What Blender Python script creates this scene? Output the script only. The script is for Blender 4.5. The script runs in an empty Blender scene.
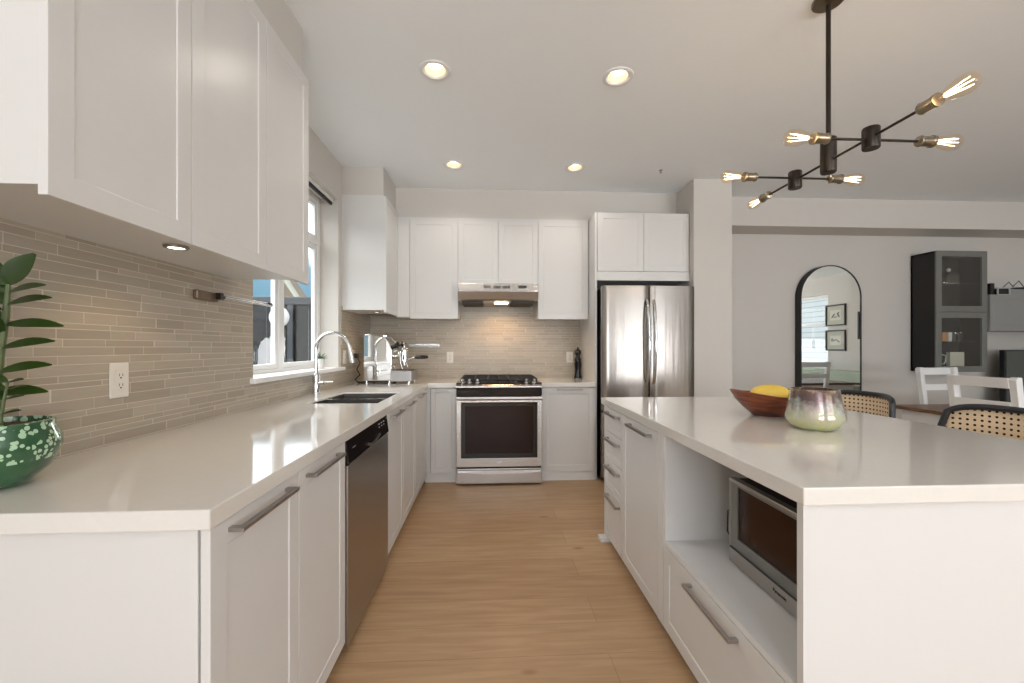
import bpy, bmesh, math, random
from mathutils import Vector, Matrix
random.seed(7)
S = bpy.context.scene
C = S.collection
PI = math.pi

# ---------------------------------------------------------------- camera, world, lights, exposure
CAM_H = 1.24
cd = bpy.data.cameras.new('camera'); cam = bpy.data.objects.new('camera', cd); C.objects.link(cam)
cd.sensor_fit = 'HORIZONTAL'; cd.sensor_width = 36; cd.lens = 415/1024*36
cd.shift_y = 6.0/1024; cd.clip_start = .02
cam.location = (0, 0, CAM_H); cam.rotation_euler = (PI/2, 0, -math.atan2(22, 415))
S.camera = cam
S.view_settings.view_transform = 'Standard'; S.view_settings.look = 'None'
S.view_settings.gamma = 1; S.view_settings.use_curve_mapping = False
S.view_settings.exposure = 0.06

w = bpy.data.worlds.new('sky'); S.world = w; w.use_nodes = True
nt = w.node_tree; nt.nodes.clear()
tc = nt.nodes.new('ShaderNodeTexCoord'); sp = nt.nodes.new('ShaderNodeSeparateXYZ')
rp = nt.nodes.new('ShaderNodeValToRGB'); bg = nt.nodes.new('ShaderNodeBackground'); ow = nt.nodes.new('ShaderNodeOutputWorld')
nt.links.new(tc.outputs['Generated'], sp.inputs[0]); nt.links.new(sp.outputs['Z'], rp.inputs[0])
azr = nt.nodes.new('ShaderNodeMapRange'); azr.inputs[1].default_value = -.1; azr.inputs[2].default_value = .1
mxw = nt.nodes.new('ShaderNodeMix'); mxw.data_type = 'RGBA'; mxw.inputs[7].default_value = (.17, .185, .20, 1)
nt.links.new(sp.outputs['X'], azr.inputs[0]); nt.links.new(azr.outputs[0], mxw.inputs[0])
nt.links.new(rp.outputs[0], mxw.inputs[6]); nt.links.new(mxw.outputs[2], bg.inputs[0]); nt.links.new(bg.outputs[0], ow.inputs[0])
e = rp.color_ramp.elements
e[0].position = 0.0; e[0].color = (.05, .08, .10, 1)
e[1].position = .30; e[1].color = (1, 1, 1, 1)
for p_, c_ in ((.09, (.038, .080, .110, 1)), (.17, (.055, .10, .13, 1)), (.24, (.8, .9, .95, 1))):
    k = e.new(p_); k.color = c_
bg.inputs[1].default_value = 5.2

def area(name, loc, rot, sx, sy, power, col):
    l = bpy.data.lights.new(name, 'AREA'); l.shape = 'RECTANGLE'; l.size = sx; l.size_y = sy
    l.energy = power; l.color = col
    o = bpy.data.objects.new(name, l); C.objects.link(o); o.location = loc; o.rotation_euler = rot
    return o
# daylight through the living area windows behind the camera, plus added upward ceiling fill
DAY = (.90, .95, 1)
for wx_, ww_, pw_ in ((-.1, 1.9, 1.0), (4.1, 3.4, 1.6)):
    area('daylight_rear_window', (wx_, -3.98, 2.2), (PI/2, 0, 0), ww_, .55, 10*pw_, DAY)
    area('ceiling_fill_rear', (wx_, -3.98, 1.15), (PI/2+1.05, 0, 0), ww_, 1.5, 124*pw_, (.93, .96, 1))  # added lamp, tilted up to brighten the ceiling
SPOT_W, PUCK_W, HOOD_W, BULB_W = 8, 2.2, 10.0, .5

# ---------------------------------------------------------------- materials
def hexc(r, g, b):
    f = lambda c: (c/255/12.92) if c/255 <= .04045 else ((c/255+.055)/1.055)**2.4
    return (f(r), f(g), f(b), 1)
def new_mat(name):
    m = bpy.data.materials.new(name); m.use_nodes = True
    nt = m.node_tree; b = nt.nodes['Principled BSDF']
    return m, nt, b
def N(nt, t, **kw):
    n = nt.nodes.new(t)
    for k, v in kw.items(): setattr(n, k, v)
    return n
def pm(name, col, rough=.5, metal=0, noise=.03, nscale=8, bump=0, bscale=60, stretch=(1, 1, 1), coat=0, emis=None, estr=0, spec=.5):
    m, nt, b = new_mat(name)
    b.inputs['Roughness'].default_value = rough; b.inputs['Metallic'].default_value = metal
    b.inputs['Coat Weight'].default_value = coat; b.inputs['Specular IOR Level'].default_value = spec
    tc = N(nt, 'ShaderNodeTexCoord'); mp = N(nt, 'ShaderNodeMapping'); mp.inputs['Scale'].default_value = stretch
    nt.links.new(tc.outputs['Object'], mp.inputs[0])
    nz = N(nt, 'ShaderNodeTexNoise'); nz.inputs['Scale'].default_value = nscale; nz.inputs['Detail'].default_value = 3
    nt.links.new(mp.outputs[0], nz.inputs['Vector'])
    mx = N(nt, 'ShaderNodeMix', data_type='RGBA')
    mx.inputs[6].default_value = tuple(c*(1-noise) for c in col[:3])+(1,)
    mx.inputs[7].default_value = tuple(min(1, c*(1+noise)) for c in col[:3])+(1,)
    nt.links.new(nz.outputs['Fac'], mx.inputs[0]); nt.links.new(mx.outputs[2], b.inputs['Base Color'])
    if bump:
        n2 = N(nt, 'ShaderNodeTexNoise'); n2.inputs['Scale'].default_value = bscale; n2.inputs['Detail'].default_value = 2
        nt.links.new(mp.outputs[0], n2.inputs['Vector'])
        bp = N(nt, 'ShaderNodeBump'); bp.inputs['Strength'].default_value = bump; bp.inputs['Distance'].default_value = .002
        nt.links.new(n2.outputs['Fac'], bp.inputs['Height']); nt.links.new(bp.outputs[0], b.inputs['Normal'])
    if emis:
        b.inputs['Emission Color'].default_value = emis; b.inputs['Emission Strength'].default_value = estr
    return m
M = {}
M['white'] = pm('cabinet_white', (.70, .685, .665, 1), .32, noise=.01)
M['carcass'] = pm('carcass_white', (.74, .73, .715, 1), .4, noise=.01)
M['ceiling'] = pm('ceiling_paint', (.89, .92, .935, 1), .9, noise=.01, bump=.1, bscale=200)
M['wall'] = pm('wall_paint', (.63, .598, .555, 1), .8, noise=.012, bump=.12, bscale=180)
M['trim'] = pm('trim_white', (.83, .83, .82, 1), .35, noise=.01)
M['quartz'] = pm('quartz', (.75, .715, .665, 1), .09, noise=.03, nscale=60, coat=.3)
M['steel'] = pm('brushed_steel', (.56, .54, .52, 1), .27, 1, noise=.07, nscale=6, stretch=(30, 30, .6), bump=.25, bscale=30)
M['steel_h'] = pm('brushed_steel_horizontal', (.56, .54, .52, 1), .27, 1, noise=.07, nscale=6, stretch=(.6, 30, 30), bump=.25, bscale=30)
M['steel_dw'] = pm('dishwasher_steel', (.42, .39, .36, 1), .3, 1, noise=.05, nscale=6, stretch=(30, .6, 30), bump=.1, bscale=30)
M['fridge'] = pm('fridge_steel', (.30, .275, .25, 1), .24, 1, noise=.05, nscale=5, stretch=(6, 6, .3), bump=.9, bscale=3)
M['chrome'] = pm('chrome', (.72, .72, .72, 1), .1, 1, noise=.01)
M['polished'] = pm('polished_steel', (.75, .74, .72, 1), .04, 1, noise=.01)
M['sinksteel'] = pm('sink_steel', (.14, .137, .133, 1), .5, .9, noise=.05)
M['black'] = pm('black_plastic', (.012, .012, .013, 1), .3, noise=.1)
M['blackmat'] = pm('black_matte', (.014, .013, .012, 1), .55, noise=.1)
M['blackgloss'] = pm('black_gloss', (.01, .009, .009, 1), .07, noise=.1)
M['ovenglass'] = pm('oven_glass', (.022, .010, .008, 1), .08, noise=.1, spec=.22)
M['microglass'] = pm('microwave_glass', (.035, .013, .006, 1), .12, noise=.2, spec=.2)
M['castiron'] = pm('cast_iron', (.02, .018, .018, 1), .5, noise=.2, bump=.3, bscale=200)
M['handle'] = pm('satin_nickel', (.42, .41, .40, 1), .28, 1, noise=.03)
M['outlet'] = pm('outlet_plastic', (.78, .74, .68, 1), .35, noise=.01)
M['slot'] = pm('dark_slot', (.05, .045, .04, 1), .6)
M['bronze'] = pm('dark_bronze', (.035, .026, .02, 1), .35, .7, noise=.1)
M['brass'] = pm('aged_brass', (.30, .255, .19, 1), .3, 1, noise=.1, nscale=40)
M['filament'] = pm('filament', (1, .8, .5, 1), .5, emis=(1, .70, .40, 1), estr=7)
M['lamp'] = pm('lamp_glow', (1, .95, .85, 1), .5, emis=(1, .93, .8, 1), estr=6)
M['hoodlamp'] = pm('hood_lamp_glow', (1, .9, .75, 1), .5, emis=(1, .88, .7, 1), estr=7)
M['cup'] = pm('lamp_reflector', (.70, .54, .35, 1), .45, noise=.03)
M['tan'] = pm('tan_plastic', (.45, .36, .27, 1), .4)
M['darkwood'] = pm('espresso_wood', (.012, .010, .009, 1), .5, noise=.2)
M['greyfront'] = pm('grey_front', (.17, .17, .155, 1), .3, noise=.04)
M['greydoor'] = pm('warm_grey_lacquer', (.28, .28, .265, 1), .28, noise=.03)
M['chairwhite'] = pm('chair_white', (.80, .79, .78, 1), .4, noise=.02)
M['lemon'] = pm('yellow_rind', hexc(232, 196, 80), .45, noise=.12, nscale=12, bump=.5, bscale=90)
M['leaf'] = pm('leaf', (.020, .046, .005, 1), .28, noise=.5, nscale=10, coat=.2)
M['succulent'] = pm('succulent_leaf', (.10, .17, .08, 1), .5, noise=.4, nscale=20)
M['stem'] = pm('stem', (.10, .13, .05, 1), .5, noise=.3)
M['soil'] = pm('soil', (.05, .025, .015, 1), .95, noise=.5, nscale=60, bump=1, bscale=60)
M['fence'] = pm('fence_metal', (.014, .015, .017, 1), .5, noise=.25, nscale=4, stretch=(4, 1, .4))
M['fencecap'] = pm('fence_cap', (.05, .056, .066, 1), .5, noise=.15)
M['sofa'] = pm('pale_green_fabric', (.42, .47, .38, 1), .9, noise=.08, nscale=80, bump=.4, bscale=300)
M['cushion'] = pm('cushion_fabric', (.6, .6, .58, 1), .9, noise=.08, nscale=80, bump=.4, bscale=300)
M['concrete'] = pm('ground_concrete', (.25, .25, .24, 1), .9, noise=.2, bump=.5)
M['mat'] = pm('picture_mat', (.50, .50, .42, 1), .8, noise=.03)
M['paper'] = pm('print_paper', (.68, .66, .56, 1), .8, noise=.05, nscale=20)
M['tanfascia'] = pm('tan_fascia', (.20, .155, .105, 1), .7, noise=.05)
M['bluesiding'] = pm('blue_siding', (.22, .38, .46, 1), .7, noise=.05)
M['candle'] = pm('amber_glass_fill', (.75, .33, .12, 1), .3, noise=.1)
M['potwhite'] = pm('white_ceramic', (.75, .75, .73, 1), .35, noise=.03)
M['label'] = pm('pale_marking', (.5, .5, .5, 1), .5)
M['bracket'] = pm('brown_steel', (.22, .16, .11, 1), .35, .6)
M['screen'] = pm('tv_screen', (.10, .105, .095, 1), .12, noise=.05)
M['darkblue'] = pm('dark_lacquer', (.015, .017, .022, 1), .3, noise=.1)
M['cup_dark'] = pm('dark_cup', (.06, .06, .06, 1), .4)

def glass_mat(name, tint=(1, 1, 1), refl=.1, rough=.0, ior=1.45):
    m, nt, b = new_mat(name); nt.nodes.remove(b)
    out = nt.nodes['Material Output']
    tr = N(nt, 'ShaderNodeBsdfTransparent'); tr.inputs[0].default_value = (*tint, 1)
    gl = N(nt, 'ShaderNodeBsdfGlossy'); gl.inputs['Roughness'].default_value = rough; gl.inputs[0].default_value = (1, 1, 1, 1)
    fr = N(nt, 'ShaderNodeFresnel'); fr.inputs[0].default_value = ior
    ad = N(nt, 'ShaderNodeMath', operation='ADD'); ad.inputs[1].default_value = refl; ad.use_clamp = True
    mx = N(nt, 'ShaderNodeMixShader')
    ge = N(nt, 'ShaderNodeNewGeometry'); inv = N(nt, 'ShaderNodeMath', operation='SUBTRACT'); inv.inputs[0].default_value = 1
    mu = N(nt, 'ShaderNodeMath', operation='MULTIPLY'); nt.links.new(ge.outputs['Backfacing'], inv.inputs[1])
    nt.links.new(fr.outputs[0], ad.inputs[0]); nt.links.new(ad.outputs[0], mu.inputs[0]); nt.links.new(inv.outputs[0], mu.inputs[1]); nt.links.new(mu.outputs[0], mx.inputs[0])
    nt.links.new(tr.outputs[0], mx.inputs[1]); nt.links.new(gl.outputs[0], mx.inputs[2]); nt.links.new(mx.outputs[0], out.inputs[0])
    return m
M['pane'] = glass_mat('window_glass', (.98, .99, .99), .0, ior=1.3)
M['cabglass'] = glass_mat('cabinet_glass', (.95, .96, .94), .08)
M['glass'] = glass_mat('clear_glass', (.93, .93, .92), .06)
M['bulb'] = glass_mat('bulb_glass', (1, .93, .84), .0)

def mirror_mat():
    m, nt, b = new_mat('mirror_silver')
    b.inputs['Metallic'].default_value = 1; b.inputs['Roughness'].default_value = .01
    b.inputs['Base Color'].default_value = (.88, .90, .88, 1); return m
M['mirror'] = mirror_mat()

def tile_mat(name, ucomp):
    m, nt, b = new_mat(name); L = nt.links.new
    def mth(op, a, c=None, d=None):
        n = N(nt, 'ShaderNodeMath', operation=op)
        for i, v in enumerate((a, c, d)):
            if v is None: continue
            if isinstance(v, (int, float)): n.inputs[i].default_value = v
            else: L(v, n.inputs[i])
        return n.outputs[0]
    def wn(v, off):
        n = N(nt, 'ShaderNodeTexWhiteNoise', noise_dimensions='1D'); L(mth('ADD', v, off), n.inputs['W']); return n.outputs['Value']
    tc = N(nt, 'ShaderNodeTexCoord'); s = N(nt, 'ShaderNodeSeparateXYZ'); L(tc.outputs['Object'], s.inputs[0])
    u = s.outputs[ucomp]; v = s.outputs['Z']
    # strips of uneven height: pairs of rows in which the split is shifted
    P = .054
    vb = mth('DIVIDE', v, P); band = mth('FLOOR', vb); fv = mth('FRACT', vb)
    split = mth('MULTIPLY_ADD', wn(band, 3.1), .36, .32)
    up = mth('GREATER_THAN', fv, split)
    row = mth('MULTIPLY_ADD', band, 2.0, up)
    lo = mth('SUBTRACT', fv, mth('MULTIPLY', split, up))
    span = mth('ADD', mth('MULTIPLY', split, mth('SUBTRACT', 1.0, up)), mth('MULTIPLY', mth('SUBTRACT', 1.0, split), up))
    dv = mth('MULTIPLY', mth('MINIMUM', lo, mth('SUBTRACT', span, lo)), P)
    # uneven lengths
    W_ = .17
    u1 = mth('MULTIPLY_ADD', wn(row, 7.7), 3.0, u)
    u1 = mth('MULTIPLY', u1, mth('MULTIPLY_ADD', wn(row, 11.3), .5, .75))
    u2 = mth('ADD', u1, mth('MULTIPLY', mth('SINE', mth('MULTIPLY', u1, 17.0)), .035))
    ub = mth('DIVIDE', u2, W_); colm = mth('FLOOR', ub); fu = mth('FRACT', ub)
    du = mth('MULTIPLY', mth('MINIMUM', fu, mth('SUBTRACT', 1.0, fu)), W_)
    d = mth('MINIMUM', dv, du)
    grout = N(nt, 'ShaderNodeMapRange'); grout.inputs[1].default_value = .0008; grout.inputs[2].default_value = .0016
    L(d, grout.inputs[0])
    idn = mth('MULTIPLY_ADD', row, 13.37, colm)
    r1 = wn(idn, .5)
    ramp = N(nt, 'ShaderNodeValToRGB'); L(r1, ramp.inputs[0])
    ce = ramp.color_ramp.elements; ce[0].color = (.42, .36, .28, 1); ce[1].color = (.52, .455, .365, 1)
    nz = N(nt, 'ShaderNodeTexNoise'); nz.inputs['Scale'].default_value = 14; nz.inputs['Detail'].default_value = 4
    mp = N(nt, 'ShaderNodeMapping'); mp.inputs['Scale'].default_value = (1, 1, 7); L(tc.outputs['Object'], mp.inputs[0]); L(mp.outputs[0], nz.inputs['Vector'])
    mx0 = N(nt, 'ShaderNodeMix', data_type='RGBA', blend_type='MULTIPLY'); mx0.inputs[0].default_value = .35
    L(ramp.outputs[0], mx0.inputs[6]); L(nz.outputs['Color'], mx0.inputs[7])
    hs = N(nt, 'ShaderNodeMix', data_type='RGBA'); hs.inputs[0].default_value = .6; L(ramp.outputs[0], hs.inputs[6]); L(mx0.outputs[2], hs.inputs[7])
    mx = N(nt, 'ShaderNodeMix', data_type='RGBA'); mx.inputs[6].default_value = (.64, .585, .50, 1)
    L(grout.outputs[0], mx.inputs[0]); L(hs.outputs[2], mx.inputs[7]); L(mx.outputs[2], b.inputs['Base Color'])
    rr = mth('MULTIPLY_ADD', grout.outputs[0], -.4, .68); L(rr, b.inputs['Roughness'])
    bp = N(nt, 'ShaderNodeBump'); bp.inputs['Strength'].default_value = .5; bp.inputs['Distance'].default_value = .002
    hgt = mth('ADD', grout.outputs[0], mth('MULTIPLY', r1, .5)); L(hgt, bp.inputs['Height']); L(bp.outputs[0], b.inputs['Normal'])
    return m
M['tileY'] = tile_mat('stone_strip_tile_side', 'Y'); M['tileX'] = tile_mat('stone_strip_tile_back', 'X')

def floor_mat():
    m, nt, b = new_mat('oak_planks'); L = nt.links.new
    tc = N(nt, 'ShaderNodeTexCoord')
    br = N(nt, 'ShaderNodeTexBrick'); br.offset = .42; br.offset_frequency = 2
    for k, v in (('Scale', 1), ('Mortar Size', .0012), ('Mortar Smooth', .3), ('Brick Width', 1.9), ('Row Height', .19), ('Bias', 0)):
        br.inputs[k].default_value = v
    br.inputs['Color1'].default_value = (.48, .305, .168, 1); br.inputs['Color2'].default_value = (.55, .36, .205, 1)
    br.inputs['Mortar'].default_value = (.30, .18, .09, 1)
    mb_ = N(nt, 'ShaderNodeMapping'); mb_.inputs['Location'].default_value = (.62, .05, 0); L(tc.outputs['Object'], mb_.inputs[0]); L(mb_.outputs[0], br.inputs['Vector'])
    mp = N(nt, 'ShaderNodeMapping'); mp.inputs['Scale'].default_value = (1.3, 16, 1); L(tc.outputs['Object'], mp.inputs[0])
    nz = N(nt, 'ShaderNodeTexNoise'); nz.inputs['Scale'].default_value = 2.2; nz.inputs['Detail'].default_value = 7; nz.inputs['Distortion'].default_value = .7
    L(mp.outputs[0], nz.inputs['Vector'])
    cr = N(nt, 'ShaderNodeValToRGB'); L(nz.outputs['Fac'], cr.inputs[0])
    cr.color_ramp.elements[0].position = .3; cr.color_ramp.elements[0].color = (.80, .76, .72, 1)
    cr.color_ramp.elements[1].position = .65; cr.color_ramp.elements[1].color = (1, 1, 1, 1)
    mx = N(nt, 'ShaderNodeMix', data_type='RGBA', blend_type='MULTIPLY'); mx.inputs[0].default_value = 1
    L(br.outputs['Color'], mx.inputs[6]); L(cr.outputs[0], mx.inputs[7])
    # knots
    vo = N(nt, 'ShaderNodeTexVoronoi'); vo.inputs['Scale'].default_value = 1.5
    mk = N(nt, 'ShaderNodeMapping'); mk.inputs['Scale'].default_value = (1, 2.4, 1); mk.inputs['Location'].default_value = (.35, .1, 0)
    L(tc.outputs['Object'], mk.inputs[0]); L(mk.outputs[0], vo.inputs['Vector'])
    kr = N(nt, 'ShaderNodeValToRGB'); L(vo.outputs['Distance'], kr.inputs[0])
    kr.color_ramp.elements[0].position = .01; kr.color_ramp.elements[0].color = (.45, .33, .22, 1)
    kr.color_ramp.elements[1].position = .07; kr.color_ramp.elements[1].color = (1, 1, 1, 1)
    m2 = N(nt, 'ShaderNodeMix', data_type='RGBA', blend_type='MULTIPLY'); m2.inputs[0].default_value = .8
    L(mx.outputs[2], m2.inputs[6]); L(kr.outputs[0], m2.inputs[7])
    L(m2.outputs[2], b.inputs['Base Color']); b.inputs['Roughness'].default_value = .42
    bp = N(nt, 'ShaderNodeBump'); bp.inputs['Strength'].default_value = .12; bp.inputs['Distance'].default_value = .002
    L(nz.outputs['Fac'], bp.inputs['Height']); L(bp.outputs[0], b.inputs['Normal'])
    return m
M['floor'] = floor_mat()

def wood_mat(name, c1, c2, scale, stretch, rough=.35):
    m, nt, b = new_mat(name); L = nt.links.new
    tc = N(nt, 'ShaderNodeTexCoord'); mp = N(nt, 'ShaderNodeMapping'); mp.inputs['Scale'].default_value = stretch
    nz = N(nt, 'ShaderNodeTexNoise'); nz.inputs['Scale'].default_value = scale; nz.inputs['Detail'].default_value = 5; nz.inputs['Distortion'].default_value = 1
    cr = N(nt, 'ShaderNodeValToRGB'); cr.color_ramp.elements[0].color = c1; cr.color_ramp.elements[1].color = c2
    cr.color_ramp.elements[0].position = .35; cr.color_ramp.elements[1].position = .65
    L(tc.outputs['Object'], mp.inputs[0]); L(mp.outputs[0], nz.inputs['Vector']); L(nz.outputs['Fac'], cr.inputs[0]); L(cr.outputs[0], b.inputs['Base Color'])
    b.inputs['Roughness'].default_value = rough
    return m
M['bowl'] = wood_mat('acacia_wood', (.07, .014, .006, 1), (.30, .075, .025, 1), 5, (1.2, 1.2, 10), .3)
M['tablewood'] = wood_mat('walnut_stain', (.10, .045, .02, 1), (.22, .11, .05, 1), 6, (10, 1, 10), .35)

def pot_mat():
    m, nt, b = new_mat('green_spotted_glaze'); L = nt.links.new
    tc = N(nt, 'ShaderNodeTexCoord'); vo = N(nt, 'ShaderNodeTexVoronoi'); vo.inputs['Scale'].default_value = 78
    L(tc.outputs['Object'], vo.inputs['Vector'])
    nz = N(nt, 'ShaderNodeTexNoise'); nz.inputs['Scale'].default_value = 12; L(tc.outputs['Object'], nz.inputs['Vector'])
    s = N(nt, 'ShaderNodeSeparateXYZ'); L(tc.outputs['Object'], s.inputs[0])
    wn = N(nt, 'ShaderNodeSeparateColor'); L(vo.outputs['Color'], wn.inputs[0])
    th = N(nt, 'ShaderNodeMath', operation='MULTIPLY'); th.inputs[1].default_value = .72; L(wn.outputs[0], th.inputs[0])
    lt = N(nt, 'ShaderNodeMath', operation='LESS_THAN'); L(vo.outputs['Distance'], lt.inputs[0]); L(th.outputs[0], lt.inputs[1])
    gt = N(nt, 'ShaderNodeMath', operation='GREATER_THAN'); L(s.outputs['Z'], gt.inputs[0]); gt.inputs[1].default_value = .062
    mu = N(nt, 'ShaderNodeMath', operation='MULTIPLY'); L(lt.outputs[0], mu.inputs[0]); L(gt.outputs[0], mu.inputs[1])
    cr = N(nt, 'ShaderNodeValToRGB'); L(nz.outputs['Fac'], cr.inputs[0])
    cr.color_ramp.elements[0].color = (.008, .045, .018, 1); cr.color_ramp.elements[1].color = (.05, .16, .065, 1)
    mx = N(nt, 'ShaderNodeMix', data_type='RGBA'); mx.inputs[7].default_value = (.42, .60, .40, 1)
    L(mu.outputs[0], mx.inputs[0]); L(cr.outputs[0], mx.inputs[6]); L(mx.outputs[2], b.inputs['Base Color'])
    b.inputs['Roughness'].default_value = .15; b.inputs['Coat Weight'].default_value = .5
    return m
M['pot'] = pot_mat()

def vase_mat():
    m, nt, b = new_mat('iridescent_glass'); L = nt.links.new
    tc = N(nt, 'ShaderNodeTexCoord'); s = N(nt, 'ShaderNodeSeparateXYZ'); L(tc.outputs['Object'], s.inputs[0])
    nz = N(nt, 'ShaderNodeTexNoise'); nz.inputs['Scale'].default_value = 45; nz.inputs['Detail'].default_value = 6; L(tc.outputs['Object'], nz.inputs['Vector'])
    ad = N(nt, 'ShaderNodeMath', operation='MULTIPLY_ADD'); ad.inputs[1].default_value = .09; L(nz.outputs['Fac'], ad.inputs[0]); L(s.outputs['Z'], ad.inputs[2])
    mr = N(nt, 'ShaderNodeMapRange'); mr.inputs[1].default_value = .02; mr.inputs[2].default_value = .215; L(ad.outputs[0], mr.inputs[0])
    cr = N(nt, 'ShaderNodeValToRGB'); L(mr.outputs[0], cr.inputs[0])
    cc = cr.color_ramp.elements; cc[0].position = 0; cc[0].color = (.62, .62, .30, 1); cc[1].position = 1; cc[1].color = (.55, .42, .32, 1)
    for p_, c_ in ((.25, (.66, .66, .38, 1)), (.5, (.62, .60, .50, 1)), (.66, (.40, .38, .36, 1)), (.80, (.14, .10, .10, 1)), (.93, (.20, .13, .09, 1))):
        k = cc.new(p_); k.color = c_
    v = N(nt, 'ShaderNodeTexVoronoi'); v.inputs['Scale'].default_value = 110; L(tc.outputs['Object'], v.inputs['Vector'])
    mx = N(nt, 'ShaderNodeMix', data_type='RGBA', blend_type='OVERLAY'); mx.inputs[0].default_value = .12
    L(cr.outputs[0], mx.inputs[6]); L(v.outputs['Color'], mx.inputs[7]); L(mx.outputs[2], b.inputs['Base Color'])
    b.inputs['Roughness'].default_value = .06; b.inputs['Metallic'].default_value = .15
    b.inputs['Transmission Weight'].default_value = .25
    b.inputs['Coat Weight'].default_value = 1
    b.inputs['Thin Film Thickness'].default_value = 300; b.inputs['Thin Film IOR'].default_value = 1.25
    return m
M['vase'] = vase_mat()

def cane_mat():
    m, nt, b = new_mat('woven_cane'); L = nt.links.new
    b.inputs['Base Color'].default_value = (.70, .53, .35, 1); b.inputs['Roughness'].default_value = .5
    uv = N(nt, 'ShaderNodeUVMap'); s = N(nt, 'ShaderNodeSeparateXYZ'); L(uv.outputs[0], s.inputs[0])
    def mth(op, a, c=None):
        n = N(nt, 'ShaderNodeMath', operation=op)
        for i, x in enumerate((a, c)):
            if x is None: continue
            if isinstance(x, (int, float)): n.inputs[i].default_value = x
            else: L(x, n.inputs[i])
        return n.outputs[0]
    U = mth('MULTIPLY', s.outputs[0], 1/.024); V = mth('MULTIPLY', s.outputs[1], 1/.024)
    def cell(U, V):
        a = mth('SUBTRACT', mth('FRACT', U), .5); c = mth('SUBTRACT', mth('FRACT', V), .5)
        return mth('LESS_THAN', mth('ADD', mth('MULTIPLY', a, a), mth('MULTIPLY', c, c)), .05)
    hole = cell(U, V)
    mx = N(nt, 'ShaderNodeMixShader'); tr = N(nt, 'ShaderNodeBsdfDiffuse'); tr.inputs[0].default_value = (.03, .02, .012, 1)
    L(hole, mx.inputs[0]); L(b.outputs[0], mx.inputs[1]); L(tr.outputs[0], mx.inputs[2]); L(mx.outputs[0], nt.nodes['Material Output'].inputs[0])
    return m
M['cane'] = cane_mat()

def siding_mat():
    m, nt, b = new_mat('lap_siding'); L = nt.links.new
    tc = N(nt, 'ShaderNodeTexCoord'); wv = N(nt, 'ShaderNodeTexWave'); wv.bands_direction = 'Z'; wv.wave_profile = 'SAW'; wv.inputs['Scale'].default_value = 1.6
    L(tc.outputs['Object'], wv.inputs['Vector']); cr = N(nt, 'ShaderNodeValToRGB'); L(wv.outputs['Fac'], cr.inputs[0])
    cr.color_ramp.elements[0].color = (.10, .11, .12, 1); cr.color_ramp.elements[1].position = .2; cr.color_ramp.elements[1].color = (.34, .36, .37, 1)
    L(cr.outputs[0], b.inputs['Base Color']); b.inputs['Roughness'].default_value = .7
    return m
M['siding'] = siding_mat()

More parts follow.
